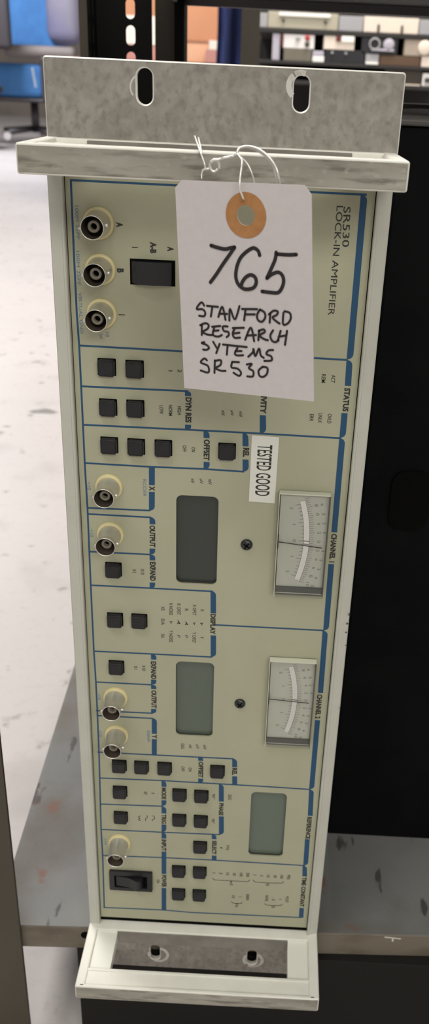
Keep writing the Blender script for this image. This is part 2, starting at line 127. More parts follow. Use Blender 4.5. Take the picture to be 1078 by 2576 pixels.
M_concrete = layered('concrete_floor', (0.47, 0.435, 0.425), [((0.55, 0.51, 0.50), 1.7, 0.35, 0.7, (1, 1, 1), 0.8), ((0.34, 0.31, 0.30), 11, 0.56, 0.78, (1, 1, 1), 0.6), ((0.15, 0.13, 0.115), 30, 0.625, 0.72, (1, 1, 1), 0.7), ((0.11, 0.10, 0.09), 9, 0.69, 0.73, (1, 1, 1), 0.8), ((0.37, 0.34, 0.335), 90, 0.55, 0.75, (1, 1, 1), 0.35)], rough=0.42, bump=0.1)
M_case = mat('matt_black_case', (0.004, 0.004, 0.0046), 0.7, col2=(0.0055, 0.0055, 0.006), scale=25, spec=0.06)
M_caseT = layered('dusty_black_top', (0.06, 0.055, 0.052), [((0.13, 0.12, 0.115), 30, 0.4, 0.7, (1, 1, 1), 0.8)], rough=0.6)
M_wall = mat('painted_back_wall', (0.20, 0.17, 0.15), 0.8, col2=(0.26, 0.22, 0.19), scale=2)

# ------------------------------------------------------------------ mesh builder
class MB:
    def __init__(s): s.bm = bmesh.new()
    def face(s, pts, mi=0):
        f = s.bm.faces.new([s.bm.verts.new(P(*p)) for p in pts]); f.material_index = mi; return f
    def box(s, x0, x1, y0, y1, z0, z1, mi=0, bev=0.0, seg=2):
        b2 = bmesh.new()
        v = [b2.verts.new(P(x, y, z)) for z in (z0, z1) for y in (y0, y1) for x in (x0, x1)]
        for q in ((0, 1, 3, 2), (4, 6, 7, 5), (0, 4, 5, 1), (2, 3, 7, 6), (0, 2, 6, 4), (1, 5, 7, 3)):
            b2.faces.new([v[i] for i in q])
        if bev: bmesh.ops.bevel(b2, geom=b2.edges[:], offset=bev / 1000, segments=seg, affect='EDGES', profile=0.5, clamp_overlap=True)
        bmesh.ops.recalc_face_normals(b2, faces=b2.faces)
        s.merge(b2, mi); return s
    def merge(s, b2, mi=0):
        mp = {v: s.bm.verts.new(v.co) for v in b2.verts}
        for f in b2.faces:
            try: g = s.bm.faces.new([mp[v] for v in f.verts]); g.material_index = mi; g.smooth = f.smooth
            except ValueError: pass
        b2.free()
    def prism(s, poly, z0, z1, mi=0, axis='z', bev=0.0):
        """poly in the two other axes, extruded along axis"""
        def q(a, b, c): return {'z': (a, b, c), 'y': (a, c, b), 'x': (c, a, b)}[axis]
        b2 = bmesh.new()
        A = [b2.verts.new(P(*q(a, b, z0))) for a, b in poly]; B = [b2.verts.new(P(*q(a, b, z1))) for a, b in poly]
        n = len(poly)
        b2.faces.new(A); b2.faces.new(B[::-1])
        for i in range(n): b2.faces.new((A[i], B[i], B[(i + 1) % n], A[(i + 1) % n]))
        if bev: bmesh.ops.bevel(b2, geom=b2.edges[:], offset=bev / 1000, segments=2, affect='EDGES', clamp_overlap=True)
        bmesh.ops.recalc_face_normals(b2, faces=b2.faces)
        s.merge(b2, mi); return s
    def lathe(s, prof, cx, cy, n=40, mi=0, smooth=True, cap0=False, cap1=False):
        """profile (radius, z) turned about the panel normal"""
        b2 = bmesh.new(); rings = []
        for r, z in prof:
            rings.append([b2.verts.new(P(cx + r * math.cos(2 * math.pi * k / n), cy + r * math.sin(2 * math.pi * k / n), z)) for k in range(n)])
        for a, b in zip(rings, rings[1:]):
            for k in range(n):
                f = b2.faces.new((a[k], a[(k + 1) % n], b[(k + 1) % n], b[k])); f.smooth = smooth
        if cap0: b2.faces.new(rings[0])
        if cap1: b2.faces.new(rings[-1][::-1])
        bmesh.ops.recalc_face_normals(b2, faces=b2.faces)
        s.merge(b2, mi); return s
    def tube(s, pts, r, n=8, mi=0, sub=4):
        pts = [Vector(p) for p in pts]
        if sub > 1 and len(pts) > 2: pts = catmull(pts, sub)
        V = [P(*p) for p in pts]; rr = r / 1000; rings = []; b2 = bmesh.new(); up = None
        for i, c in enumerate(V):
            t = (V[min(i + 1, len(V) - 1)] - V[max(i - 1, 0)]).normalized()
            if up is None: up = t.orthogonal().normalized()
            up = (up - t * up.dot(t)).normalized(); w = t.cross(up)
            rings.append([b2.verts.new(c + rr * (math.cos(2 * math.pi * k / n) * up + math.sin(2 * math.pi * k / n) * w)) for k in range(n)])
        for a, b in zip(rings, rings[1:]):
            for k in range(n):
                f = b2.faces.new((a[k], a[(k + 1) % n], b[(k + 1) % n], b[k])); f.smooth = True
        b2.faces.new(rings[0][::-1]); b2.faces.new(rings[-1])
        bmesh.ops.recalc_face_normals(b2, faces=b2.faces)
        s.merge(b2, mi); return s
    RZ = [0.0]
    def ribbon(s, pts, w, z, mi=0):
        n = len(pts)
        for i in range(n - 1):
            MB.RZ[0] = (MB.RZ[0] + 0.0007) % 0.02; z = z - (MB.RZ[0] - 0.01) * 0.2 - 0.0003
            (x0, y0), (x1, y1) = pts[i], pts[i + 1]
            dx, dy = x1 - x0, y1 - y0; l = math.hypot(dx, dy) or 1
            ex, ey = dx / l * w * 0.3, dy / l * w * 0.3
            nx, ny = -dy / l * w / 2, dx / l * w / 2
            s.face([(x0 - ex + nx, y0 - ey + ny, z), (x0 - ex - nx, y0 - ey - ny, z), (x1 + ex - nx, y1 + ey - ny, z), (x1 + ex + nx, y1 + ey + ny, z)], mi)
        return s
    def build(s, name, mats, parent=None, origin=None, smooth=False):
        me = bpy.data.meshes.new(name)
        o = bpy.data.objects.new(name, me); COL.objects.link(o)
        wo = P(*origin) if origin else (worldloc(parent) if parent else Vector((0, 0, 0)))
        for v in s.bm.verts: v.co -= wo
        if smooth:
            for f in s.bm.faces: f.smooth = True
        s.bm.to_mesh(me); s.bm.free()
        for m in (mats if isinstance(mats, (list, tuple)) else [mats]): me.materials.append(m)
        o.location = wo - (worldloc(parent) if parent else Vector((0, 0, 0)))
        if parent: o.parent = parent
        return o
def catmull(p, n):
    out = []
    for i in range(len(p) - 1):
        a, b, c, d = p[max(i - 1, 0)], p[i], p[i + 1], p[min(i + 2, len(p) - 1)]
        for k in range(n):
            t = k / n
            out.append(0.5 * ((2 * b) + (c - a) * t + (2 * a - 5 * b + 4 * c - d) * t * t + (3 * b - a - 3 * c + d) * t ** 3))
    out.append(p[-1]); return out
def worldloc(o):
    v = Vector((0, 0, 0))
    while o: v = v + o.location; o = o.parent
    return v
def tag(o, label=None, cat=None, group=None, kind=None):
    if label: o['label'] = label
    if cat: o['category'] = cat
    if group: o['group'] = group
    if kind: o['kind'] = kind
    return o
def thing(name, label, cat, at, group=None):
    o = bpy.data.objects.new(name, None); COL.objects.link(o); o.location = P(*at); o.empty_display_size = 0.02
    return tag(o, label, cat, group)
def copy_part(src, parent, loc):
    c = src.copy(); COL.objects.link(c); c.parent = parent; c.location = loc
    for ch in list(src.children):
        d = ch.copy(); COL.objects.link(d); d.parent = c
    return c
_TX = {}
def glyphs(txt, off=0.0):
    key = (txt, off)
    if key in _TX: return _TX[key]
    cu = bpy.data.curves.new('t', 'FONT'); cu.body = txt; cu.size = 1; cu.offset = off; cu.resolution_u = 3
    ob = bpy.data.objects.new('t', cu); COL.objects.link(ob)
    dg = bpy.context.evaluated_depsgraph_get(); dg.update()
    me = ob.evaluated_get(dg).to_mesh()
    vs = [(v.co.x, v.co.y) for v in me.vertices]; fs = [tuple(p.vertices) for p in me.polygons]
    ob.evaluated_get(dg).to_mesh_clear(); bpy.data.objects.remove(ob); bpy.data.curves.remove(cu)
    x0 = min(v[0] for v in vs); x1 = max(v[0] for v in vs); y0 = min(v[1] for v in vs); y1 = max(v[1] for v in vs)
    vs = [((x - x0) / (x1 - x0) - 0.5, (y - y0) / (y1 - y0) - 0.5) for x, y in vs]
    _TX[key] = (vs, fs); return _TX[key]
def text(mb, txt, cx, cy, ln, hh, z, off=0.0, ang=0.0, mi=0, mirror=False):
    """reads down the panel, letter tops towards +x"""
    vs, fs = glyphs(txt, off); ca, sa = math.cos(ang), math.sin(ang)
    V = []
    for a, b in vs:
        dx, dy = b * hh, a * ln
        V.append(mb.bm.verts.new(P(cx + dx * ca - dy * sa, cy + dx * sa + dy * ca, z)))
    for f in fs:
        try: g = mb.bm.faces.new([V[i] for i in f]); g.material_index = mi
        except ValueError: pass
def rrect(x0, x1, y0, y1, r, n=6):
    pts = []
    for cx, cy, a0 in ((x1 - r, y0 + r, -90), (x1 - r, y1 - r, 0), (x0 + r, y1 - r, 90), (x0 + r, y0 + r, 180)):
        for k in range(n + 1):
            a = math.radians(a0 + 90 * k / n); pts.append((cx + r * math.cos(a), cy + r * math.sin(a)))
    return pts
def holed_plate(mb, outer, holes, z0, z1, mi=0, mi_wall=None, edge=0.0):
    """flat plate with holes: filled curve outline, extruded between z0 (front) and z1"""
    cu = bpy.data.curves.new('c', 'CURVE'); cu.dimensions = '2D'; cu.fill_mode = 'BOTH'
    for poly in [outer] + holes:
        sp = cu.splines.new('POLY'); sp.points.add(len(poly) - 1); sp.use_cyclic_u = True
        for p, (x, y) in zip(sp.points, poly): p.co = (x, y, 0, 1)
    ob = bpy.data.objects.new('c', cu); COL.objects.link(ob)
    dg = bpy.context.evaluated_depsgraph_get(); dg.update()
    me = ob.evaluated_get(dg).to_mesh()
    V = [(v.co.x, v.co.y) for v in me.vertices]; F = [tuple(p.vertices) for p in me.polygons]
    ob.evaluated_get(dg).to_mesh_clear(); bpy.data.objects.remove(ob); bpy.data.curves.remove(cu)
    b2 = bmesh.new()
    for z, flip in ((z0, False), (z1, True)):
        vv = [b2.verts.new(P(x, y, z)) for x, y in V]
        for f in F:
            try: b2.faces.new([vv[i] for i in (f[::-1] if flip else f)])
            except ValueError: pass
    s = mb
    s.merge(b2, mi)
    for poly in [outer] + holes:
        n = len(poly)
        for i in range(n):
            a, b = poly[i], poly[(i + 1) % n]
            s.face([(a[0], a[1], z0), (b[0], b[1], z0), (b[0], b[1], z1), (a[0], a[1], z1)], mi if mi_wall is None else mi_wall)
    bmesh.ops.remove_doubles(s.bm, verts=s.bm.verts, dist=1e-7)
    bmesh.ops.recalc_face_normals(s.bm, faces=s.bm.faces)

# =================================================================== THE AMPLIFIER
AMP = thing('rack_amplifier', 'tall beige-fronted lock-in amplifier standing on its end on the grey steel shelf', 'amplifier', (57.5, 419.4, 0))
XL, XR = -9.0, 124.2
M_tick_ = mat('dark_chip', (0.05, 0.048, 0.045), 0.7)
WIN = [(40.9, 60.1, 132.1, 178.1), (40.9, 60.0, 222.9, 269.3), (81.6, 100.75, 304.9, 351.4)]
# chassis behind the panel
b = MB(); b.box(-8.6, 123.6, -15.2, 419.3, 4.5, 380); [b.box(*q, 1.0, 4.5) for q in ((-8.9, 10, -15.0, 419.2), (112, 123.9, -15.0, 419.2), (10, 112, -15.0, 10), (10, 112, 392, 419.2))]
b.build('chassis', M_void, AMP)
# front panel with the display windows cut out
b = MB(); holed_plate(b, [(-2.6, -2.6), (117.8, -2.6), (117.8, 406.6), (-2.6, 406.6)], [rrect(*w, 2.7) for w in WIN], 0.0, 0.9)
PANEL = b
# side rails
def rail(x0, x1):
    b = MB(); d = 1 if x1 > x0 else -1
    prof = [(x0, 1.0), (x0, -0.8 if d < 0 else -1.9), (x0 + d * 0.4, -1.3 if d < 0 else -2.4), (x0 + d * 4.6, -2.5), (x0 + d * 4.9, -2.9), (x0 + d * 5.6, -2.9), (x0 + d * 6.0, -2.5), (x0 + d * 6.0, 1.0)]
    b2 = bmesh.new(); A = [b2.verts.new(P(x, -5.4, z)) for x, z in prof]; B = [b2.verts.new(P(x, 409.6, z)) for x, z in prof]; n = len(prof)
    for i in range(n): b2.faces.new((A[i], B[i], B[(i + 1) % n], A[(i + 1) % n]))
    b2.faces.new(A); b2.faces.new(B[::-1]); bmesh.ops.recalc_face_normals(b2, faces=b2.faces); b.merge(b2)
    return b.build('side_rail', M_frame, AMP)
rail(XL, 0); rr_ = rail(XR, 0)
for x, y, r_ in ((123.9, 188.8, 0.75), (123.3, 194.0, 0.6), (123.2, 199.0, 0.45), (123.7, 206.5, 0.3), (124.0, 244.1, 0.5)):
    b = MB(); n = 9
    b.face([(min(x + r_ * random.uniform(0.6, 1.1) * math.cos(2 * math.pi * k / n), 124.19), y + 1.5 * r_ * random.uniform(0.6, 1.1) * math.sin(2 * math.pi * k / n), -2.75) for k in range(n)])
    b.build('chipped_spot', M_tick_, rr_)
# handles: a cast tray standing out from each end, rimmed, with a window in the middle
def handle(yin, yout):
    """yin = face towards the panel, yout = face away from it"""
    s = 1 if yout > yin else -1
    Y = lambda a, c: (min(yin + s * a, yin + s * c), max(yin + s * a, yin + s * c))
    T = abs(yout - yin); b = MB()
    b.box(XL, -3.6, *Y(0, T), -42.9, 0.9, 0, 0.9, 3)
    b.box(118.6, XR, *Y(0, T), -42.9, 0.9, 0, 0.9, 3)
    b.box(-5, 120, *Y(0.1, T - 0.1), -6.2, 0.9, 0, 0.6)               # rear rim
    b.box(-5, 120, *Y(0.9, T - 0.9), -41.6, -32.0, 0, 0.3)            # ledge behind the front rim
    b.box(-5, 120, *Y(0.35, T - 0.35), -32.6, -30.9, 0, 0.35)         # thin lip
    b.box(XL + 2, XR - 2, *Y(0.0, T), -43.0, -40.8, 0, 0.7, 3)        # front rim
    b.box(-5, 8, *Y(1.6, T - 1.6), -31.5, -5.5, 2)                    # pads at the ends of the window
    b.box(107, 120, *Y(1.6, T - 1.6), -31.5, -5.5, 2)
    b.box(XL + 0.7, XR - 0.7, *Y(0.7, T - 0.7), -43.25, -42.6, 1, 0.15)  # worn front face
    h = b.build('handle', [M_handle, M_hface, M_pad], AMP)
    b = MB(); b.box(8, 107, *Y(1.0, T - 0.5), -6.9, -6.1, 0, 0.1); b.build('window_lining', M_line, h)
    return h
M_line = layered('grey_metal_lining', (0.20, 0.185, 0.16), [((0.27, 0.25, 0.22), 90, 0.4, 0.65, (1, 1, 1), 0.8)], rough=0.5, metal=0.2)
M_pad = mat('white_handle_pad', (0.78, 0.77, 0.70), 0.5)
handle(-5.2, -15.3); handle(409.5, 419.4)
# rack ears
def ear(y0, y1, ys, rot):
    b = MB()
    out = rrect(-8.3, 124.6, y0, y1, 1.2)
    slots = []
    for x in (29.1, 86.9): slots.append(rrect(x - 2.9, x + 2.9, ys - 6.1, ys + 6.1, 2.85))
    holed_plate(b, out, slots, -1.35, 0.7, 0, 1)
    c = 0.5
    out2 = rrect(-8.3 + c, 124.6 - c, y0 + c, y1 - c, 0.9)
    slots2 = [rrect(x - 2.9 - c, x + 2.9 + c, ys - 6.1 - c, ys + 6.1 + c, 2.85 + c) for x in (29.1, 86.9)]
    b3 = MB(); holed_plate(b3, out2, slots2, -1.9, -1.34, 0, 0); b.merge(b3.bm)
    for A_, B_ in zip([out] + slots, [out2] + slots2):
        n = len(A_)
        for i in range(n):
            p, q, r_, s_ = A_[i], A_[(i + 1) % n], B_[(i + 1) % n], B_[i]
            b.face([(*p, -1.35), (*q, -1.35), (*r_, -1.905), (*s_, -1.905)], 1)
    e = b.build('rack_ear', [M_ear, M_edge], AMP)
    for x, dx, dy, r0, r1 in ((29.1,) + rot[0], (86.9,) + rot[1]):
        w = MB(); n = 36
        for k in range(n):       # rubbed patch left by a washer, clipped to the metal round the slot
            a0, a1 = 2 * math.pi * k / n, 2 * math.pi * (k + 1) / n
            w.face([(x + dx + r0 * math.cos(a0), ys + dy + r0 * math.sin(a0), -1.93), (x + dx + r1 * math.cos(a0), ys + dy + r1 * math.sin(a0), -1.93),
                    (x + dx + r1 * math.cos(a1), ys + dy + r1 * math.sin(a1), -1.93), (x + dx + r0 * math.cos(a1), ys + dy + r0 * math.sin(a1), -1.93)])
        # keep only what lies outside the slot
        bm = w.bm
        for f in list(bm.faces):
            c = f.calc_center_median(); cx, cy = c.x * 1000, FLOOR_Y - c.z * 1000
            if (abs(cx - x) < 3.2 and abs(cy - ys) < 6.3) or (y0 < 0 and (cx > x + 1.0 or cy > ys + (3 if x < 50 else 0.5))): bm.faces.remove(f)
        if len(bm.faces): w.build('washer_mark', M_wear, e)
    return e
ear(-42.6, -14.0, -33.9, ((-1.0, 0.4, 4.0, 4.6), (-0.4, -2.6, 3.4, 5.4)))
ear(416.0, 445.4, 432.6, ((2.0, 1.6, 4.6, 6.4), (0.8, 1.8, 4.6, 6.4)))

# ---- printing on the panel
b = PANEL
for l in LAY['L']: b.ribbon(l, 0.82, -0.05, 1)
for (p0, p1, rt, rb) in LAY['B']:
    (x0, y0), (x1, y1) = p0, p1; w = 1.32; r = min(2.3, (y1 - y0) * 0.6)
    pts = [(x0 - w, y0)]
    if rt: pts += [(x0 + w - r + r * math.sin(math.radians(a)), y0 + r - r * math.cos(math.radians(a))) for a in range(0, 91, 15)]
    else: pts += [(x0 + w, y0)]
    if rb: pts += [(x1 + w - r + r * math.cos(math.radians(a)), y1 - r + r * math.sin(math.radians(a))) for a in range(0, 91, 15)]
    else: pts += [(x1 + w, y1)]
    pts += [(x1 - w, y1)]
    b.face([(x, y, -0.07) for x, y in pts], 1)
for i, (s, x, y, ln, hh, bold) in enumerate(LAY['T'][:LAY['BL']]):
    off = 0.045 if hh > 2.1 and bold else 0.006
    if s in ('I', '1'): off, ln = 0.0, 0.34
    text(b, s, x, y, max(ln, 0.34), hh, -0.09, off, 0.0, 2)
for s, p0, p1, hh in LAY['N']:
    ln = math.hypot(p1[0] - p0[0], p1[1] - p0[1]); ang = -math.atan2(p1[0] - p0[0], p1[1] - p0[1])
    text(b, s, (p0[0] + p1[0]) / 2, (p0[1] + p1[1]) / 2, ln, hh, -0.09, 0.0, ang, 2)
for st in LAY['S']: b.ribbon(st, 0.36, -0.09, 2)
for s, x, y, ln, hh, bold in LAY['T'][LAY['BL']:]: text(b, s, x, y, ln, hh, -0.09, 0.0, 0.0, 3)
b.build('front_panel', [M_panel, M_blue, M_black, M_bluetx], AMP)

# ---- display windows
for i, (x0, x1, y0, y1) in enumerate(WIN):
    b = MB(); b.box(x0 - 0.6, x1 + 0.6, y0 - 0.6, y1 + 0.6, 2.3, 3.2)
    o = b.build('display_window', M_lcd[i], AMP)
    w = MB(); pts = rrect(x0 - 0.02, x1 + 0.02, y0 - 0.02, y1 + 0.02, 2.7); n = len(pts)
    for k in range(n):
        a, c = pts[k], pts[(k + 1) % n]; w.face([(a[0], a[1], 0.25), (c[0], c[1], 0.25), (c[0], c[1], 2.4), (a[0], a[1], 2.4)])
    w.build('window_surround', M_rim, o)

# ---- push buttons: a square key standing in a dark well
bx, by = 0, 0
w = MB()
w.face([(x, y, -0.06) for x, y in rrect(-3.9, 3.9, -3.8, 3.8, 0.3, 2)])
k = MB(); k.prism([(-3.62, -3.5), (3.5, -3.5), (3.5, 3.6), (-3.62, 3.6)], -2.9, 0.3, bev=0.0)
bm = k.bm
for v in bm.verts:
    if v.co.y < -0.002: v.co.x *= 0.985; v.co.z = (v.co.z - P(0, 0, 0).z) * 0.985 + P(0, 0, 0).z
bmesh.ops.bevel(bm, geom=bm.edges[:], offset=0.00055, segments=3, affect='EDGES', clamp_overlap=True)
key = k.build('push_button', M_key, AMP, origin=(0, 0, 0))
well = w.build('button_well', M_void, key, origin=(0, 0, 0))
for i, (x, y) in enumerate(LAY['BT']):
    loc = P(x, y, 0) - worldloc(AMP)
    if i == 0: key.location = loc
    else: copy_part(key, AMP, loc)

# ---- coaxial sockets
b = MB()
b.lathe([(5.25, -1.5), (5.2, -2.4), (4.95, -3.6), (4.7, -5.0), (4.5, -6.2), (4.45, -12.3), (4.6, -12.5), (4.6, -13.0), (4.5, -13.2), (4.28, -13.2), (4.2, -12.9)], 0, 0, 44)
for sgn in (1, -1):
    a = math.radians(8)
    b.tube([(sgn * 4.2 * math.cos(a), -sgn * 4.2 * math.sin(a), -10.4), (sgn * 5.9 * math.cos(a), -sgn * 5.9 * math.sin(a), -10.4)], 0.75, 12, sub=1)
bn = b.build('coax_socket', M_nickel, AMP, origin=(0, 0, 0))
b = MB(); b.lathe([(4.21, -12.9), (4.18, -3.2), (0.2, -3.2)], 0, 0, 40); b.build('socket_bore', M_nickin, bn, origin=(0, 0, 0))
b = MB(); b.lathe([(6.25, 0.0), (6.25, -1.0), (5.95, -1.5), (4.2, -1.6)], 0, 0, 48); b.build('nylon_washer', M_cream, bn, origin=(0, 0, 0))
b = MB(); b.lathe([(2.35, -3.0), (2.35, -9.9), (2.25, -10.1), (1.35, -10.1), (1.25, -9.8), (1.2, -5.0)], 0, 0, 32); b.build('dielectric', M_diel, bn, origin=(0, 0, 0))
b = MB(); b.lathe([(1.24, -7.6), (0.01, -7.6)], 0, 0, 24); b.build('centre_contact', M_void, bn, origin=(0, 0, 0))
for i, (x, y) in enumerate(LAY['BN']):
    loc = P(x, y, 0) - worldloc(AMP)
    if i == 0: bn.location = loc
    else: copy_part(bn, AMP, loc)

# ---- rocker switches
b = MB(); b.face([(22.0, 28.7, -0.06), (40.3, 28.7, -0.06), (40.3, 39.0, -0.06), (22.0, 39.0, -0.06)]); sw = b.build('input_rocker_switch', M_void, AMP, origin=(30.9, 34, 0))
b = MB()
prof = [(22.4, 0.2), (23.4, -0.9), (24.6, -2.3), (31.2, -3.5), (38.6, -2.3), (38.95, -2.0), (39.0, 0.2)]   # (x, z)
b2 = bmesh.new(); A = [b2.verts.new(P(x, 29.5, z)) for x, z in prof]; B = [b2.verts.new(P(x, 38.5, z)) for x, z in prof]; n = len(prof)
b2.faces.new(A); b2.faces.new(B[::-1])
for i in range(n): b2.faces.new((A[i], B[i], B[(i + 1) % n], A[(i + 1) % n]))
bmesh.ops.recalc_face_normals(b2, faces=b2.faces)
bmesh.ops.bevel(b2, geom=b2.edges[:], offset=0.0006, segments=3, affect='EDGES', clamp_overlap=True)
b.merge(b2); b.build('rocker', M_rock, sw)
b = MB()
ox0, ox1, oy0, oy1 = 3.5, 27.9, 367.9, 382.7
holed_plate(b, rrect(ox0, ox1, oy0, oy1, 0.6), [[(6.3, 371.0), (25.0, 371.0), (25.0, 380.3), (6.3, 380.3)]], -1.5, 0.0)
ps = b.build('power_switch', M_key, AMP, origin=(15.6, 374.6, 0))
b = MB(); b.face([(6, 370.7, -0.08), (25.3, 370.7, -0.08), (25.3, 380.7, -0.08), (6, 380.7, -0.08)]); b.build('switch_well', M_void, ps)
b = MB()
prof = [(7.2, 0.0), (7.3, -1.0), (14.5, -1.9), (19.8, -4.6), (21.6, -4.4), (22.6, -1.2), (22.7, 0.0)]
b2 = bmesh.new(); A = [b2.verts.new(P(x, 371.7, z)) for x, z in prof]; B = [b2.verts.new(P(x, 379.6, z)) for x, z in prof]; n = len(prof)
b2.faces.new(A); b2.faces.new(B[::-1])
for i in range(n): b2.faces.new((A[i], B[i], B[(i + 1) % n], A[(i + 1) % n]))
bmesh.ops.recalc_face_normals(b2, faces=b2.faces)
bmesh.ops.bevel(b2, geom=b2.edges[:], offset=0.0003, segments=2, affect='EDGES', clamp_overlap=True)
b.merge(b2); b.build('rocker', M_key, ps)

# ---- panel screws between display and meter
for x, y in ((73.6, 155.5), (73.5, 246.6)):
    b = MB(); b.lathe([(2.75, 0.0), (2.75, -0.6), (2.3, -1.3), (1.2, -1.75), (0.01, -1.85)], 0, 0, 28)
    s = b.build('zero_adjust_screw', M_screw, AMP, origin=(0, 0, 0)); s.location = P(x, y, 0) - worldloc(AMP)
    c = MB()
    for a in (35, 125):
        a = math.radians(a); ex, ey = math.cos(a), math.sin(a)
        c.face([(ex * 1.7 - ey * .3, ey * 1.7 + ex * .3, -1.9), (ex * 1.7 + ey * .3, ey * 1.7 - ex * .3, -1.9), (-ex * 1.7 + ey * .3, -ey * 1.7 - ex * .3, -1.9), (-ex * 1.7 - ey * .3, -ey * 1.7 + ex * .3, -1.9)])
    c.build('cross_recess', M_void, s, origin=(0, 0, 0)).location = (0, 0, 0)

# ---- panel meters
def meter(yo, nb, na):
    """yo = top edge; nb, na = y of the needle at the pivot and at its tip"""
    x0, x1, y0, y1 = 87.2, 110.4, yo, yo + 53.6
    b = MB(); b.box(x0 + 0.2, x1 - 0.2, y0 + 0.3, y1 - 0.3, -0.5, 0.0); m = b.build('panel_meter', M_tick, AMP, origin=((x0 + x1) / 2, (y0 + y1) / 2, 0))
    b = MB(); b.box(x0 + 0.9, x1 - 0.5, y0 + 1.9, y1 - 4.6, -1.5, -0.5); b.build('dial_plate', M_plate, m)
    b = MB(); b.box(x0 + 0.5, x1 - 0.5, y1 - 4.5, y1 - 1.7, -2.6, -0.5, 0, 0.2); b.box(x0 + 0.9, x1 - 0.6, y1 - 1.3, y1 - 0.35, -2.4, -0.5, 0, 0.1)
    b.build('refraction_band', M_mstrip, m)  # dark bands painting the refraction at the foot of the cover
    b = MB(); b.box(x0 + 0.9, x1 - 0.6, y1 - 1.68, y1 - 1.32, -2.55, -0.5); b.build('refraction_line', M_plate, m)  # pale line painting the refraction between the dark bands
    cy = yo + 24.7; cx = 33.2
    pol = lambda r, a: (cx + r * math.cos(a), cy + r * math.sin(a))
    b = MB(); n = 30; a0, a1 = math.radians(-17.2), math.radians(17.6)
    for k in range(n):
        u, v = a0 + (a1 - a0) * k / n, a0 + (a1 - a0) * (k + 1) / n
        b.face([(*pol(66.5, u), -1.56), (*pol(69.0, u), -1.56), (*pol(69.0, v), -1.56), (*pol(66.5, v), -1.56)])
    b.build('mirror_strip', M_mirror, m)
    b = MB()
    for k in range(n):
        u, v = a0 + (a1 - a0) * k / n, a0 + (a1 - a0) * (k + 1) / n
        for r in (66.45, 69.05): b.ribbon([pol(r, u), pol(r, v)], 0.12, -1.6)
    for k in range(-20, 21):
        a = math.radians(k * 0.9); b.ribbon([pol(69.1, a), pol(70.9 if k % 4 else 71.5, a)], 0.13, -1.6)
    for k in range(-10, 11):
        a = math.radians(k * 1.62); b.ribbon([pol(66.4, a), pol(65.2 if k % 5 else 64.3, a)], 0.16, -1.6)
    b.ribbon([(99.3, cy - 0.1), (102.3, cy + 0.1)], 0.4, -1.62)
    b.build('scale_ticks', M_tick, m)
    b = MB()
    for k, (o, i) in {-4: ('4', '8'), -3: ('3', '6'), -2: ('2', '4'), -1: ('1', '2'), 0: ('', '0'), 1: ('1', '2'), 2: ('2', '4'), 3: ('3', '6'), 4: ('4', '8'), 5: ('5', '10')}.items():
        a = math.radians(k * 3.62)
        if i: text(b, i, *pol(73.4, a), (1.25 if i != '1' else 0.4) if len(i) == 1 else 2.4, 1.5, -1.6)
        if o: text(b, o, *pol(75.9, a), 1.2 if o != '1' else 0.4, 1.5, -1.6)
    for k, s in ((-2, '2'), (-1, '1'), (0, '0'), (1, '1'), (2, '2')):
        text(b, s, *pol(62.2, math.radians(k * 7.6)), 1.25 if s != '1' else 0.35, 1.4, -1.6)
    b.build('scale_digits', M_tickl, m)
    b = MB(); b.tube([(88.3, nb, -2.3), (108.2, na, -2.3)], 0.22, 6, sub=1); b.box(87.5, 88.2, nb - 3.2, nb + 3.2, -2.7, -1.4, 0, 0.2)
    b.build('needle', M_needle, m)
    b = MB(); b.box(x0, x1, y0, y1, -4.2, -0.02, 0, 0.35, 2); b.build('clear_cover', M_clear, m)
    # the moulded edge of the clear cover
    b = MB()
    t = 0.75
    b.box(x0 + 0.1, x1 - 0.1, y0 + 0.12, y0 + t, -3.9, -0.6); b.box(x0 + 0.1, x0 + 0.4, y0 + t, y1 - 0.2, -3.9, -0.6)
    b.build('cover_edge', mat('moulded_clear_edge', (0.74, 0.72, 0.60), 0.35), m)
    b = MB(); b.box(x1 - 0.42, x1 - 0.08, y0 + 0.6, y1 - 0.4, -3.9, -0.6); b.box(x0 + 0.5, x1 - 0.5, y0 + t, y0 + t + 0.35, -2.2, -0.6); b.build('painted_shadow_strip', M_tick, m)  # dark strips painting the shade along the cover edge
    return m
meter(126.7, 152.1, 154.2)
meter(216.9, 241.3, 242.6)

# =================================================================== LABEL TAPE
Q = [(73.9, 101.5), (85.8, 101.8), (85.5, 133.7), (73.75, 133.4)]
st = thing('sticker', 'small white tape label reading TESTED GOOD stuck on the beige panel', 'label', (79.5, 117.6, -0.1))
b = MB(); b.prism(Q, -0.22, -0.1); b.build('tape', M_stick, st)
b = MB(); text(b, 'TESTED GOOD', 79.75, 118.0, 24.6, 6.6, -0.25, 0.012, math.atan2(0.3, 32)); b.build('printed_words', M_black, st)

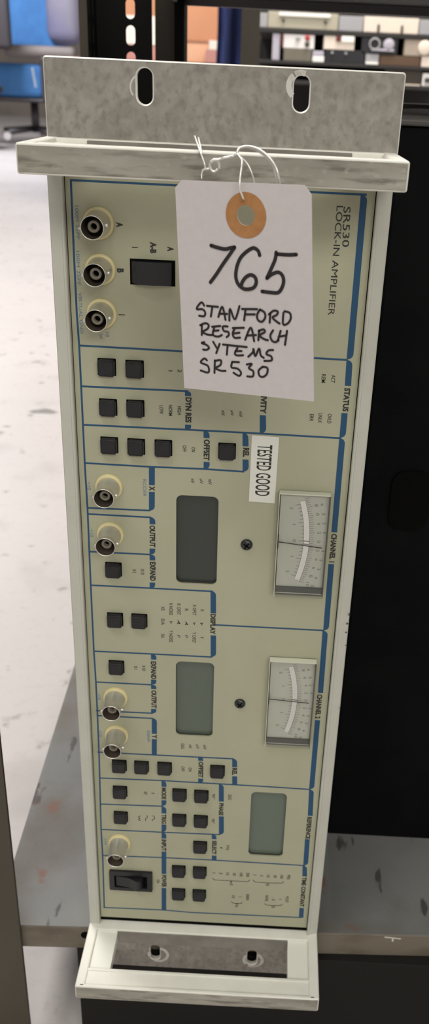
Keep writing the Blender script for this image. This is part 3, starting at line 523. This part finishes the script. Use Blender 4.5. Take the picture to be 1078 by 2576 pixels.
# =================================================================== PAPER TAG
TG = [Vector(p) for p in LAY['TAG']]
def tsurf(u, v, off=0.0):
    p = (1 - v) * ((1 - u) * TG[0] + u * TG[1]) + v * ((1 - u) * TG[3] + u * TG[2])
    bow = 1.2 * math.sin(math.pi * min(max(v, 0), 1)) * 0.25
    du = (TG[1] - TG[0]).normalized(); dv = (TG[3] - TG[0]).normalized(); nn = du.cross(dv).normalized()
    if nn.z > 0: nn = -nn
    return p + nn * (off - bow * 0)
tg = thing('paper_tag', 'white paper tag numbered 765 in black marker, wired to the upper handle', 'tag', tuple(tsurf(0.5, 1.0)))
def tag_sheet(outer, holes, o0, o1):
    """outline in (u, v) of the tag, filled and given thickness along its normal"""
    cu = bpy.data.curves.new('c', 'CURVE'); cu.dimensions = '2D'; cu.fill_mode = 'BOTH'
    for poly in [outer] + holes:
        sp = cu.splines.new('POLY'); sp.points.add(len(poly) - 1); sp.use_cyclic_u = True
        for p, (x, y) in zip(sp.points, poly): p.co = (x, y, 0, 1)
    ob = bpy.data.objects.new('c', cu); COL.objects.link(ob); dg = bpy.context.evaluated_depsgraph_get(); dg.update()
    me = ob.evaluated_get(dg).to_mesh(); V = [(v.co.x, v.co.y) for v in me.vertices]; F = [tuple(p.vertices) for p in me.polygons]
    ob.evaluated_get(dg).to_mesh_clear(); bpy.data.objects.remove(ob); bpy.data.curves.remove(cu)
    mb = MB()
    for o, fl in ((o0, False), (o1, True)):
        vv = [mb.bm.verts.new(P(*tsurf(x, y, o))) for x, y in V]
        for f in F:
            try: mb.bm.faces.new([vv[i] for i in (f[::-1] if fl else f)])
            except ValueError: pass
    for poly in [outer] + holes:
        n = len(poly)
        for i in range(n):
            a, c = poly[i], poly[(i + 1) % n]
            mb.face([tuple(tsurf(*a, o0)), tuple(tsurf(*c, o0)), tuple(tsurf(*c, o1)), tuple(tsurf(*a, o1))])
    bmesh.ops.remove_doubles(mb.bm, verts=mb.bm.verts, dist=1e-7)
    bmesh.ops.recalc_face_normals(mb.bm, faces=mb.bm.faces)
    return mb
WU, WV = 49.0, 72.0
circ = lambda r: [(0.5268 + r / WU * math.cos(2 * math.pi * k / 40), 0.1405 + r / WV * math.sin(2 * math.pi * k / 40)) for k in range(40)]
HR = 3.25
tag_sheet([(0.0, 0.034), (0.052, 0.0), (0.951, 0.0), (1.0, 0.039), (1.0, 1.0), (0.0, 1.0)], [circ(HR)], 0.0, -0.35).build('card', M_paper, tg)
tag_sheet(circ(7.3), [circ(HR)], 0.14, 0.01).build('reinforcing_ring', M_ringp, tg)
b = MB()
def stroke(pts, w, o):
    P2 = [Vector((u * WU, v * WV)) for u, v in pts]
    if len(P2) > 2: P2 = catmull(P2, 5)
    L_, R_ = [], []
    for i, p in enumerate(P2):
        t = (P2[min(i + 1, len(P2) - 1)] - P2[max(i - 1, 0)]); t = t.normalized() if t.length else Vector((1, 0))
        nn = Vector((-t.y, t.x)) * w / 2
        L_.append(p + nn); R_.append(p - nn)
    S3 = lambda q: tuple(tsurf(q.x / WU, q.y / WV, o))
    for i in range(len(P2) - 1): b.face([S3(L_[i]), S3(L_[i + 1]), S3(R_[i + 1]), S3(R_[i])])
    for c in (P2[0], P2[-1]):
        b.face([S3(c + Vector((math.cos(2 * math.pi * k / 10), math.sin(2 * math.pi * k / 10))) * w / 2) for k in range(10)])
for s in LAY['H1']: stroke(s, 1.22, 0.12)
for s in LAY['H2']: stroke(s, 0.74, 0.12)
b.build('handwriting', M_ink, tg)
b = MB()
for r, pts in LAY['W']: b.tube(pts, r, 8, sub=5)
b.build('tie_wire', M_wire, tg)

# =================================================================== SHELVING UNIT (yawed 2 degrees against the amplifier)
SH = thing('steel_shelving_unit', 'grey steel shelving with rusty edged low shelf under the amplifier and slotted uprights', 'shelving', (100, FLOOR_Y, 200))
YAW = 0.0345
def shear(b):      # turn the unit about the vertical
    c = P(-67, 418, 1)
    ca, sa = math.cos(YAW), math.sin(YAW)
    for v in b.bm.verts:
        x, y = v.co.x - c.x, v.co.y - c.y
        v.co.x, v.co.y = c.x + x * ca - y * sa, c.y + x * sa + y * ca
    return b
b = MB(); b.box(-67, 760, 419.45, 421.5, 1.0, 452, 0, 0.0)
b.box(-67, 760, 420.0, 437.6, 0.6, 2.6, 1, 0.5); b.box(-67, -65, 420, 437.6, 2, 450, 1); b.box(-67, 760, 435.6, 437.6, 1.0, 12, 1, 0.4)
shear(b).build('lower_shelf', [M_shelf, M_lip], SH)
b = MB(); b.lathe([(2.9, 0.45), (0.01, 0.45)], -13.0, 426.2, 20); shear(b).build('bolt_hole', M_void, SH)
b = MB()
for poly in ([(166, 421.0), (176, 422.2), (176, 422.9), (166, 421.8)], [(170.4, 421.5), (171.8, 421.6), (171.6, 425.0), (170.6, 424.8)]): b.prism(poly, 0.35, 0.6)
shear(b).build('paint_chip', mat('chipped_white_paint', (0.6, 0.57, 0.5), 0.6), SH)
# front upright beside the shelf's left corner
b = MB(); b.box(-100, -50.2, -700, FLOOR_Y, -3.5, -1.0, 0, 0.4); b.box(-100, -97.5, -700, FLOOR_Y, -3.5, 42, 0, 0.4)
b.build('front_upright', M_post, SH)
b = MB(); b.box(-19, 700, 437.7, FLOOR_Y, 3.0, 60, 0, 0.5); b.build('under_shelf_block', mat('dark_brown_block', (0.012, 0.0105, 0.0098), 0.7, spec=0.2), SH)  # plain dark block filling the space under the shelf
# slotted rear upright: two flanges
def slotted(b, x0, x1, xc, z0, z1, mi, y_start, pitch, w, l):
    holes = []; y = y_start
    while y < 410: holes.append(rrect(xc - w / 2, xc + w / 2, y, y + l, w / 2 - 0.05, 4)); y += pitch
    holed_plate(b, [(x0, -700), (x1, -700), (x1, FLOOR_Y), (x0, FLOOR_Y)], holes, z0, z1, mi)
b = MB(); slotted(b, -66.0, -24.0, -40.3, 400, 402.2, 0, -73.4 - 34 * 17.9, 17.9, 7.3, 13.9)
b.box(-71.4, -65.3, -700, FLOOR_Y, 362, 364.4, 1, 0.3)
for z0, z1 in ((364, 371), (375.5, 385), (389.5, 402.2)): b.box(-68.2, -66.0, -700, FLOOR_Y, z0, z1)      # side flange, its two rows of slots left open
for k in range(61):
    y = -73.4 - 34 * 17.9 + k * 17.9 - 4.0
    if y < 500: b.box(-68.1, -66.1, y, y + 4.0, 370, 390)
o = b.build('rear_upright', [M_bpost, M_post], SH)
b = MB(); b.box(-30, -11.5, -700, FLOOR_Y, 462, 465, 1, 0.4); b.box(-11.8, -3.6, -700, FLOOR_Y, 440, 465, 0, 0.4)
b.build('middle_upright', [M_bpost, M_post], SH)
# upper shelf whose underside shows at the top of the picture
b = MB(); b.box(-11, 760, -122, -98, 120, 452, 0, 0.5); b.box(-11, 760, -98.5, -91.5, 449, 452.5, 1, 0.4); b.box(-11.5, -9, -122, -93, 120, 452, 1, 0.4)
b.build('upper_shelf', [M_bpost, mat('lit_shelf_edge', (0.20, 0.185, 0.185), 0.5)], SH)  # edge strips coloured lighter to paint in light on the lip

# =================================================================== BLACK CASE beside the amplifier
BC = thing('black_equipment_case', 'matt black equipment case standing on the shelf in shadow right of the amplifier', 'case', (230, 419.4, 200))
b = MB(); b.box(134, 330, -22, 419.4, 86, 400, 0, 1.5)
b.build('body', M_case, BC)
b = MB(); b.box(133.6, 330.5, -25, -22.2, 84.5, 401, 0, 0.8); b.box(140, 320, -29, -24.5, 380, 398, 0, 1.0); b.build('dusty_lid', M_caseT, BC)
b = MB(); b.prism(rrect(150, 172, 150, 186, 8), 84.6, 86.4); b.build('recessed_grip', M_void, BC)
b = MB(); b.tube([(146, -23.5, 260), (160, -25.5, 210), (178, -25, 150), (205, -24, 95)], 2.6, 10); b.build('strap', mat('grey_strap', (0.17, 0.15, 0.15), 0.6), BC)

# =================================================================== BACKGROUND, chairs
def chair(nm, label, cx, cz, fab, shell, parts=True):
    c = thing(nm, label, 'chair', (cx, FLOOR_Y, cz))
    b = MB(); b.box(cx - 360, cx + 90, -130, 130, cz - 200, cz + 250, 0, 60, 4); b.build('seat', fab, c, smooth=True)
    return c
ch = thing('office_chair', 'blue upholstered office chair with grey armrest, standing on the concrete floor', 'chair', (-2050, FLOOR_Y, 8050))
F_blue = mat('blue_upholstery', (0.045, 0.165, 0.40), 0.8, col2=(0.036, 0.135, 0.34), scale=6)
F_pur = mat('grey_violet_shell', (0.16, 0.15, 0.24), 0.6, col2=(0.20, 0.185, 0.235), scale=3)
F_arm = mat('grey_armrest_foam', (0.17, 0.145, 0.135), 0.7)
F_dark = mat('dark_chair_plastic', (0.03, 0.024, 0.028), 0.5)
b = MB(); b.box(-2480, -1985, -125, 142, 7880, 8500, 0, 60, 4); b.build('seat', F_blue, ch, smooth=True)
b = MB(); b.box(-2420, -1900, -900, -240, 8420, 8540, 0, 55, 4); b.build('backrest', F_blue, ch, smooth=True)
b = MB(); b.box(-2054, -1745, -900, -290, 8300, 8560, 0, 105, 5); b.build('back_shell', F_pur, ch, smooth=True)
b = MB(); b.box(-2295, -1700, -262, -172, 7840, 7960, 0, 42, 4); arm = b.build('armrest', F_arm, ch, smooth=True)
b = MB(); b.box(-1995, -1955, -178, 150, 7840, 7878, 0, 12); b.build('arm_support', F_dark, ch)
b = MB(); b.box(-2460, -1960, 140, 172, 7880, 8480, 0, 14); b.build('seat_pan', F_dark, ch)
b = MB(); b.tube([(-2150, 165, 8180), (-2150, 420, 8180)], 34, 14, sub=1); b.build('gas_column', F_dark, ch)
for k in range(5):
    a = math.radians(20 + 72 * k); ex, ez = math.cos(a), math.sin(a)
    b = MB(); b.tube([(-2150, 385, 8180), (-2150 + 320 * ex, 418, 8180 + 320 * ez)], 24, 10, sub=1); lg = b.build('base_leg', F_dark, ch)
    b = MB(); b.tube([(-2150 + 320 * ex, 446, 8155 + 320 * ez), (-2150 + 320 * ex, 446, 8205 + 320 * ez)], 32, 14, sub=1); b.build('caster', mat('pale_caster', (0.5, 0.46, 0.46), 0.4), lg)
b = MB()
for k in range(7): b.box(-2075 + k * 3, -2062 + k * 3, -95 + k * 22, -80 + k * 22, 7872, 7881)
b.build('stitching', mat('white_stitching', (0.6, 0.6, 0.58), 0.7), ch)
c2 = thing('office_chair', 'dark grey office chair back cut off by the left edge of the photograph', 'chair', (-2480, FLOOR_Y, 7600))
b = MB(); b.box(-2720, -2150, -900, -215, 7560, 7640, 0, 38, 4); b.build('backrest', mat('charcoal_upholstery', (0.035, 0.03, 0.034), 0.7), c2, smooth=True)
b = MB(); b.box(-2700, -2230, 40, 110, 7100, 7560, 0, 30, 3); b.build('seat', mat('charcoal_upholstery', (0.035, 0.03, 0.034), 0.7), c2, smooth=True)
b.bm = None
b = MB(); b.box(-2520, -2440, -240, 80, 7630, 7650, 0, 8); b.build('back_bracket', F_dark, c2)
b = MB(); b.tube([(-2465, 100, 7330), (-2465, 430, 7330)], 30, 12, sub=1); b.build('gas_column', F_dark, c2)
b = MB()
for k in range(5):
    a = math.radians(10 + 72 * k); b.tube([(-2465, 430, 7330), (-2465 + 200 * math.cos(a), 455, 7330 + 200 * math.sin(a))], 22, 10, sub=1)
b.build('star_base', F_dark, c2)

# =================================================================== BACKGROUND, cartons on a low bench
def carton(x0, x1, y0, y1, z0, z1, m, label, name='cardboard_carton', cat='box', tape=True):
    t = thing(name, label, cat, ((x0 + x1) / 2, y1, (z0 + z1) / 2))
    b = MB(); b.box(x0, x1, y0, y1, z0, z1, 0, 2); b.build('body', m, t)
    if tape:
        b = MB(); xm = (x0 + x1) / 2; b.box(xm - 25, xm + 25, y0 - 0.6, y0 + 60, z0 - 0.8, z1 - 5, 0); b.build('tape_strip', mat('pale_parcel_tape', (0.6, 0.4, 0.25), 0.4), t)
    return t
K_br = mat('orange_brown_board', (0.62, 0.30, 0.17), 0.8, col2=(0.56, 0.26, 0.145), scale=3)
K_lt = mat('pale_orange_board', (0.80, 0.47, 0.31), 0.8, col2=(0.74, 0.42, 0.27), scale=3)
K_wh = mat('white_board', (0.85, 0.80, 0.74), 0.7)
K_pk = mat('dusty_pink_board', (0.55, 0.27, 0.24), 0.8)
bench = thing('low_bench', 'low brown wooden bench under the background cartons', 'bench', (-350, FLOOR_Y, 4300))
BW = mat('brown_bench_wood', (0.30, 0.15, 0.09), 0.7)
b = MB(); b.box(-900, -150, -118, -98, 3985, 4600, 0, 3); b.build('bench_top', BW, bench)
for x in (-880, -210):
    for z in (4000, 4550):
        b = MB(); b.box(x, x + 40, -98, FLOOR_Y, z, z + 40, 0, 2); b.build('leg', BW, bench)
carton(-690, -440, -178, -118.5, 4020, 4300, K_pk, 'dusty pink carton on the bench, seen behind the slotted upright', tape=False)
carton(-690, -455, -290, -178.5, 4015, 4290, K_wh, 'white carton seen through the slots of the black upright', tape=False)
carton(-700, -440, -480, -290.5, 4020, 4310, K_br, 'brown carton above the white carton behind the slotted upright', tape=False)
carton(-425, -180, -196, -118.5, 4010, 4290, K_lt, 'pale orange carton lowest behind the gap beside the blue cloth', tape=False)
carton(-425, -180, -420, -203.5, 4015, 4295, K_br, 'large orange carton on the pale orange one, right of the dark uprights', tape=False)
carton(-425, -180, -203.4, -196.1, 4006, 4296, mat('gap_shadow_brown', (0.40, 0.19, 0.12), 0.8), 'thin brown strip painted as the shadow gap between the two orange cartons', 'gap_shadow_strip', 'strip', False)  # dark strip painting the shadow in the gap between the cartons
carton(-272, -228, -206, -170, 3960, 4004, K_wh, 'small white box in front of the orange cartons', tape=False)
# fix: a stand for the small box
b = MB(); b.box(-285, -215, -169.8, -118.2, 3956, 4008, 0, 2); tag(b.build('wooden_block', K_pk), 'small wooden block holding up the white box before the orange cartons', 'block')

# =================================================================== BACKGROUND, blue cloth hanging
b = MB(); b2 = bmesh.new(); rows = []
for j in range(26):
    y = -330 + j * 30
    row = []
    for i in range(25):
        u = i / 24; spread = 1 + 0.25 * max(0, (j - 6) / 20)
        x = -90 + (u - 0.5) * 78 * spread - (6 if u < .3 else 0) * max(0, j - 5) * 0.12
        z = 2500 + 16 * math.sin(u * 11 + j * 0.08) + 6 * math.sin(u * 23)
        row.append(b2.verts.new(P(x, y, z)))
    rows.append(row)
for r0, r1 in zip(rows, rows[1:]):
    for i in range(24): f = b2.faces.new((r0[i], r0[i + 1], r1[i + 1], r1[i])); f.smooth = True
ret = bmesh.ops.solidify(b2, geom=b2.faces[:], thickness=0.004)
b.merge(b2)
cl = thing('hanging_blue_cloth', 'dark blue cloth hanging in folds left of the olive background post', 'cloth', (-90, 420, 2500))
b.build('fabric', mat('navy_cloth', (0.02, 0.03, 0.10), 0.85, col2=(0.07, 0.10, 0.30), scale=9, stretch=(4, 1, 0.3), lo=0.45, hi=0.62), cl)
b = MB(); b.tube([(-140, -331, 2500), (-40, -331, 2500)], 5, 10, sub=1); b.build('hanger_rail', F_dark, cl)
b = MB(); b.tube([(-90, -331, 2500), (-90, -1300, 2500)], 3, 8, sub=1); b.build('hanger_cord', F_dark, cl)

# =================================================================== BACKGROUND, far rack with instruments
FR = thing('far_equipment_rack', 'dark shelving rack of instruments at the back, behind the olive post', 'rack', (280, FLOOR_Y, 3150))
b = MB(); b.box(14.0, 38.5, -900, FLOOR_Y, 1000, 1016, 0, 1); tag(b.build('olive_post', M_post), 'olive steel post standing between the blue cloth and the far instruments', 'post')
D = mat('dark_rack_steel', (0.022, 0.019, 0.018), 0.5); G = mat('light_grey_steel', (0.42, 0.42, 0.46), 0.5)
for x in (-60, 640):
    for z in (2990, 3480):
        b = MB(); b.box(x, x + 30, -900, FLOOR_Y, z, z + 30, 0, 1); b.build('upright', D, FR)
for y, t in ((-214, 13.6), (-118, 10), (-60, 12), (200, 14)):
    b = MB(); b.box(-30, 640, y, y + t, 2996, 3480, 0, 1); b.build('shelf', D, FR)
b = MB(); b.box(-30, 640, -900, 470, 3485, 3495); b.build('back_sheet', D, FR)
def inst(name, label, cat, x0, x1, y0, y1, m, z0=3000, depth=220, parts=(), group=None):
    t = thing(name, label, cat, ((x0 + x1) / 2, y1, z0 + depth / 2), group)
    b = MB(); b.box(x0, x1, y0, y1, z0, z0 + depth, 0, 1.5); b.build('casing', m, t)
    for nm, pm, x, X, y, Y, rnd in parts:
        b = MB()
        if rnd: b.lathe([(rnd, z0 - 0.2), (rnd, z0 - 5), (rnd * 0.9, z0 - 6), (0.1, z0 - 6)], x, y, 28)
        else: b.box(x, X, y, Y, z0 - 6, z0 + 1, 0, 0.8)
        b.build(nm, pm, t)
    return t
C_bei = mat('beige_instrument_paint', (0.43, 0.40, 0.31), 0.5); C_cre = mat('cream_instrument_paint', (0.80, 0.70, 0.60), 0.5)
C_gry = mat('blue_grey_paint', (0.36, 0.36, 0.38), 0.5); C_wht = mat('white_instrument_paint', (0.80, 0.77, 0.76), 0.45); C_tan = mat('tan_instrument_paint', (0.38, 0.32, 0.26), 0.6)
C_brn = mat('brown_instrument_paint', (0.105, 0.058, 0.032), 0.6); C_dkb = mat('dark_brown_paint', (0.03, 0.021, 0.013), 0.5); C_red = mat('red_terminal', (0.45, 0.03, 0.03), 0.4); C_mar = mat('maroon_plastic', (0.12, 0.02, 0.015), 0.5)
C_blk = mat('black_instrument_paint', (0.014, 0.013, 0.017), 0.4); C_olv = mat('olive_grey_box_paint', (0.16, 0.145, 0.11), 0.6); C_dot = mat('dark_knob', (0.05, 0.045, 0.035), 0.5); C_lil = mat('pale_violet_grey', (0.45, 0.43, 0.50), 0.5); C_lw = mat('bright_white_enamel', (0.93, 0.91, 0.86), 0.4)
# upper row, on the shelf at y -214
inst('grey_module', 'narrow grey module at the left end of the upper far shelf', 'instrument', -28, 0, -256, -214.2, C_gry)
inst('beige_instrument', 'beige instrument with a long white bar on the upper far shelf', 'instrument', 2, 235, -262, -214.2, C_bei, parts=(('white_bar', C_lw, 38, 208, -261, -250, 0), ('knob', C_dot, 52, 0, -238, 0, 5), ('knob', C_dot, 192, 0, -238, 0, 5)))
inst('grey_module', 'grey module between the two beige instruments on the upper far shelf', 'instrument', 238, 318, -258, -214.2, C_gry)
inst('cream_instrument', 'cream instrument with two dark latches on the upper far shelf', 'instrument', 321, 502, -260, -214.2, C_cre, parts=(('latch', C_dot, 366, 373, -238, -216, 0), ('latch', C_dot, 444, 451, -238, -216, 0)))
inst('grey_module', 'grey module at the right end of the upper far shelf', 'instrument', 505, 600, -258, -214.2, C_gry)
# middle row, on the shelf at y -118
inst('grey_box', 'pale violet grey slim upright box left of the white supply', 'box', 20, 45, -198, -118.3, C_lil, depth=60)
inst('olive_box', 'olive grey box lowest under the white power supply', 'box', 59, 153, -156, -118.3, C_olv)
inst('white_power_supply', 'white power supply with red and black terminals on the olive box', 'instrument', 56, 160, -198, -156.3, C_wht, parts=(('red_terminal', C_red, 136, 0, -189, 0, 8), ('black_terminal', C_dot, 136, 0, -170, 0, 8), ('display_hood', C_gry, 96, 112, -190, -182, 0), ('side_stripe', C_mar, 49, 55.5, -196, -160, 0)))
inst('white_carton', 'bright white carton between the olive box and the black stereo', 'box', 157, 196, -136, -118.3, C_lw)
inst('grey_box', 'small grey box on the bright white carton', 'box', 157, 194, -152, -136.3, C_lil)
inst('black_stereo', 'low black unit with two pale studs under the cream meter', 'instrument', 199, 332, -158, -118.3, C_blk, parts=(('stud', C_gry, 222, 0, -148, 0, 4), ('stud', C_gry, 268, 0, -148, 0, 4)))
inst('cream_meter', 'cream meter with a maroon socket and white plate on the black unit', 'instrument', 192, 294, -199, -158.3, C_cre, parts=(('maroon_socket', C_mar, 232, 248, -199, -183, 0), ('white_plate', C_lw, 250, 292, -199, -182, 0)))
inst('grey_box', 'grey box with a white lower edge beside the black unit', 'box', 336, 380, -150, -118.3, C_gry, parts=(('white_edge', C_lw, 337, 379, -125, -119, 0),))
inst('brown_box', 'long brown box under the dial instrument', 'box', 384, 520, -148, -118.3, C_brn)
inst('black_dial_instrument', 'black instrument with a pale ring, a pale disc and a bar on the brown box', 'instrument', 318, 440, -199, -150.3, C_blk, parts=(('dial_disc', C_lil, 409, 0, -180, 0, 18), ('pale_bar', C_lil, 352, 428, -167, -160, 0)))
rg = bpy.data.objects['black_dial_instrument']
b = MB(); b.lathe([(19, 2999), (19, 2994), (14, 2993.5), (14, 2999)], 362, -180, 30); b.build('dial_ring', C_gry, rg)
inst('tan_instrument', 'tan instrument with a round dial at the right of the middle far shelf', 'instrument', 462, 600, -199, -150.3, C_tan, parts=(('round_dial', C_cre, 530, 0, -176, 0, 22),))
inst('tan_box', 'pale tan box under the tan instrument at the far right', 'box', 524, 600, -150, -118.3, C_cre)
# lowest row, on the shelf at y -60
inst('dark_brown_case', 'dark brown case low on the far rack, right of the metal plate', 'case', 405, 530, -106, -60.3, C_dkb, parts=(('pale_trim', C_cre, 408, 528, -64, -60.6, 0),))
inst('white_framed_unit', 'white framed unit with a dark window at the far right edge', 'instrument', 534, 600, -100, -60.3, C_wht, parts=(('dark_window', C_dot, 541, 590, -86, -72, 0),))


# =================================================================== SETTING
def struct(b, name, m):
    o = b.build(name, m); o['kind'] = 'structure'; return o
b = MB(); b.box(-9000, 9000, FLOOR_Y, FLOOR_Y + 40, -3000, 14000); struct(b, 'floor', M_concrete)
b = MB(); b.box(-9000, 9000, -2800, FLOOR_Y, 14000, 14100); struct(b, 'wall_back', M_wall)

# =================================================================== CAMERA
cam = bpy.data.cameras.new('camera'); co = bpy.data.objects.new('camera', cam); COL.objects.link(co)
Rr = [[0.998647, -0.043242, 0.028886], [0.051483, 0.900426, -0.431952], [-0.007331, 0.432854, 0.901434]]
toW = lambda v: Vector((v[0], v[2], -v[1]))
rx, ry, rz = toW(Rr[0]), -toW(Rr[1]), -toW(Rr[2])
m4 = Matrix(((rx.x, ry.x, rz.x), (rx.y, ry.y, rz.y), (rx.z, ry.z, rz.z))).to_4x4()
m4.translation = P(*[82.128, -35.723, -362.858])
co.matrix_world = m4
cam.sensor_fit = 'VERTICAL'; cam.sensor_height = 36.0; cam.sensor_width = 36.0 * 1078 / 2576
cam.lens = 2227.0 / 2576 * 36.0
cam.shift_x = -(654.15 - 539.0) / 2576
cam.clip_start = 0.01; cam.clip_end = 60
cam.dof.use_dof = True; cam.dof.focus_distance = 0.365; cam.dof.aperture_fstop = 31.1 / 1.7
SC.camera = co

# =================================================================== LIGHT
def area(name, loc, size, size_y, energy, col, target):
    l = bpy.data.lights.new(name, 'AREA'); l.shape = 'RECTANGLE'; l.size = size; l.size_y = size_y; l.energy = energy; l.color = col
    o = bpy.data.objects.new(name, l); COL.objects.link(o); o.location = loc
    o.rotation_euler = (Vector(target) - Vector(loc)).to_track_quat('-Z', 'Y').to_euler()
    return o
area('ceiling_light_aisle', (-0.95, 1.2, 2.8), 1.4, 0.6, 64, (1.0, 0.955, 0.92), (-0.75, 1.2, 0))
area('ceiling_light_front', (1.2, -3.3, 2.6), 2.4, 0.8, 58, (1.0, 0.985, 0.89), (0, 0.0, 0.3))
area('fill_light_near', (-0.55, -1.15, 2.8), 1.4, 0.5, 25, (1.0, 0.975, 0.90), (-0.4, -0.9, 0))  # unseen lamp added to light the near floor and its bounce
area('ceiling_light_far_left', (-2.6, 6.0, 2.9), 1.2, 0.6, 210, (0.92, 0.94, 1.0), (-2.3, 7.0, 0))
area('ceiling_light_far_right', (0.4, 2.6, 2.6), 1.2, 0.5, 80, (1.0, 0.94, 0.86), (0.2, 3.2, 0.4))
w = bpy.data.worlds.new('world'); SC.world = w; w.use_nodes = True
w.node_tree.nodes['Background'].inputs['Color'].default_value = (1.0, 0.975, 0.93, 1); w.node_tree.nodes['Background'].inputs['Strength'].default_value = 0.33
SC.view_settings.view_transform = 'Standard'; SC.view_settings.look = 'None'; SC.view_settings.gamma = 1.0
SC.view_settings.use_curve_mapping = False; SC.view_settings.exposure = 0.0
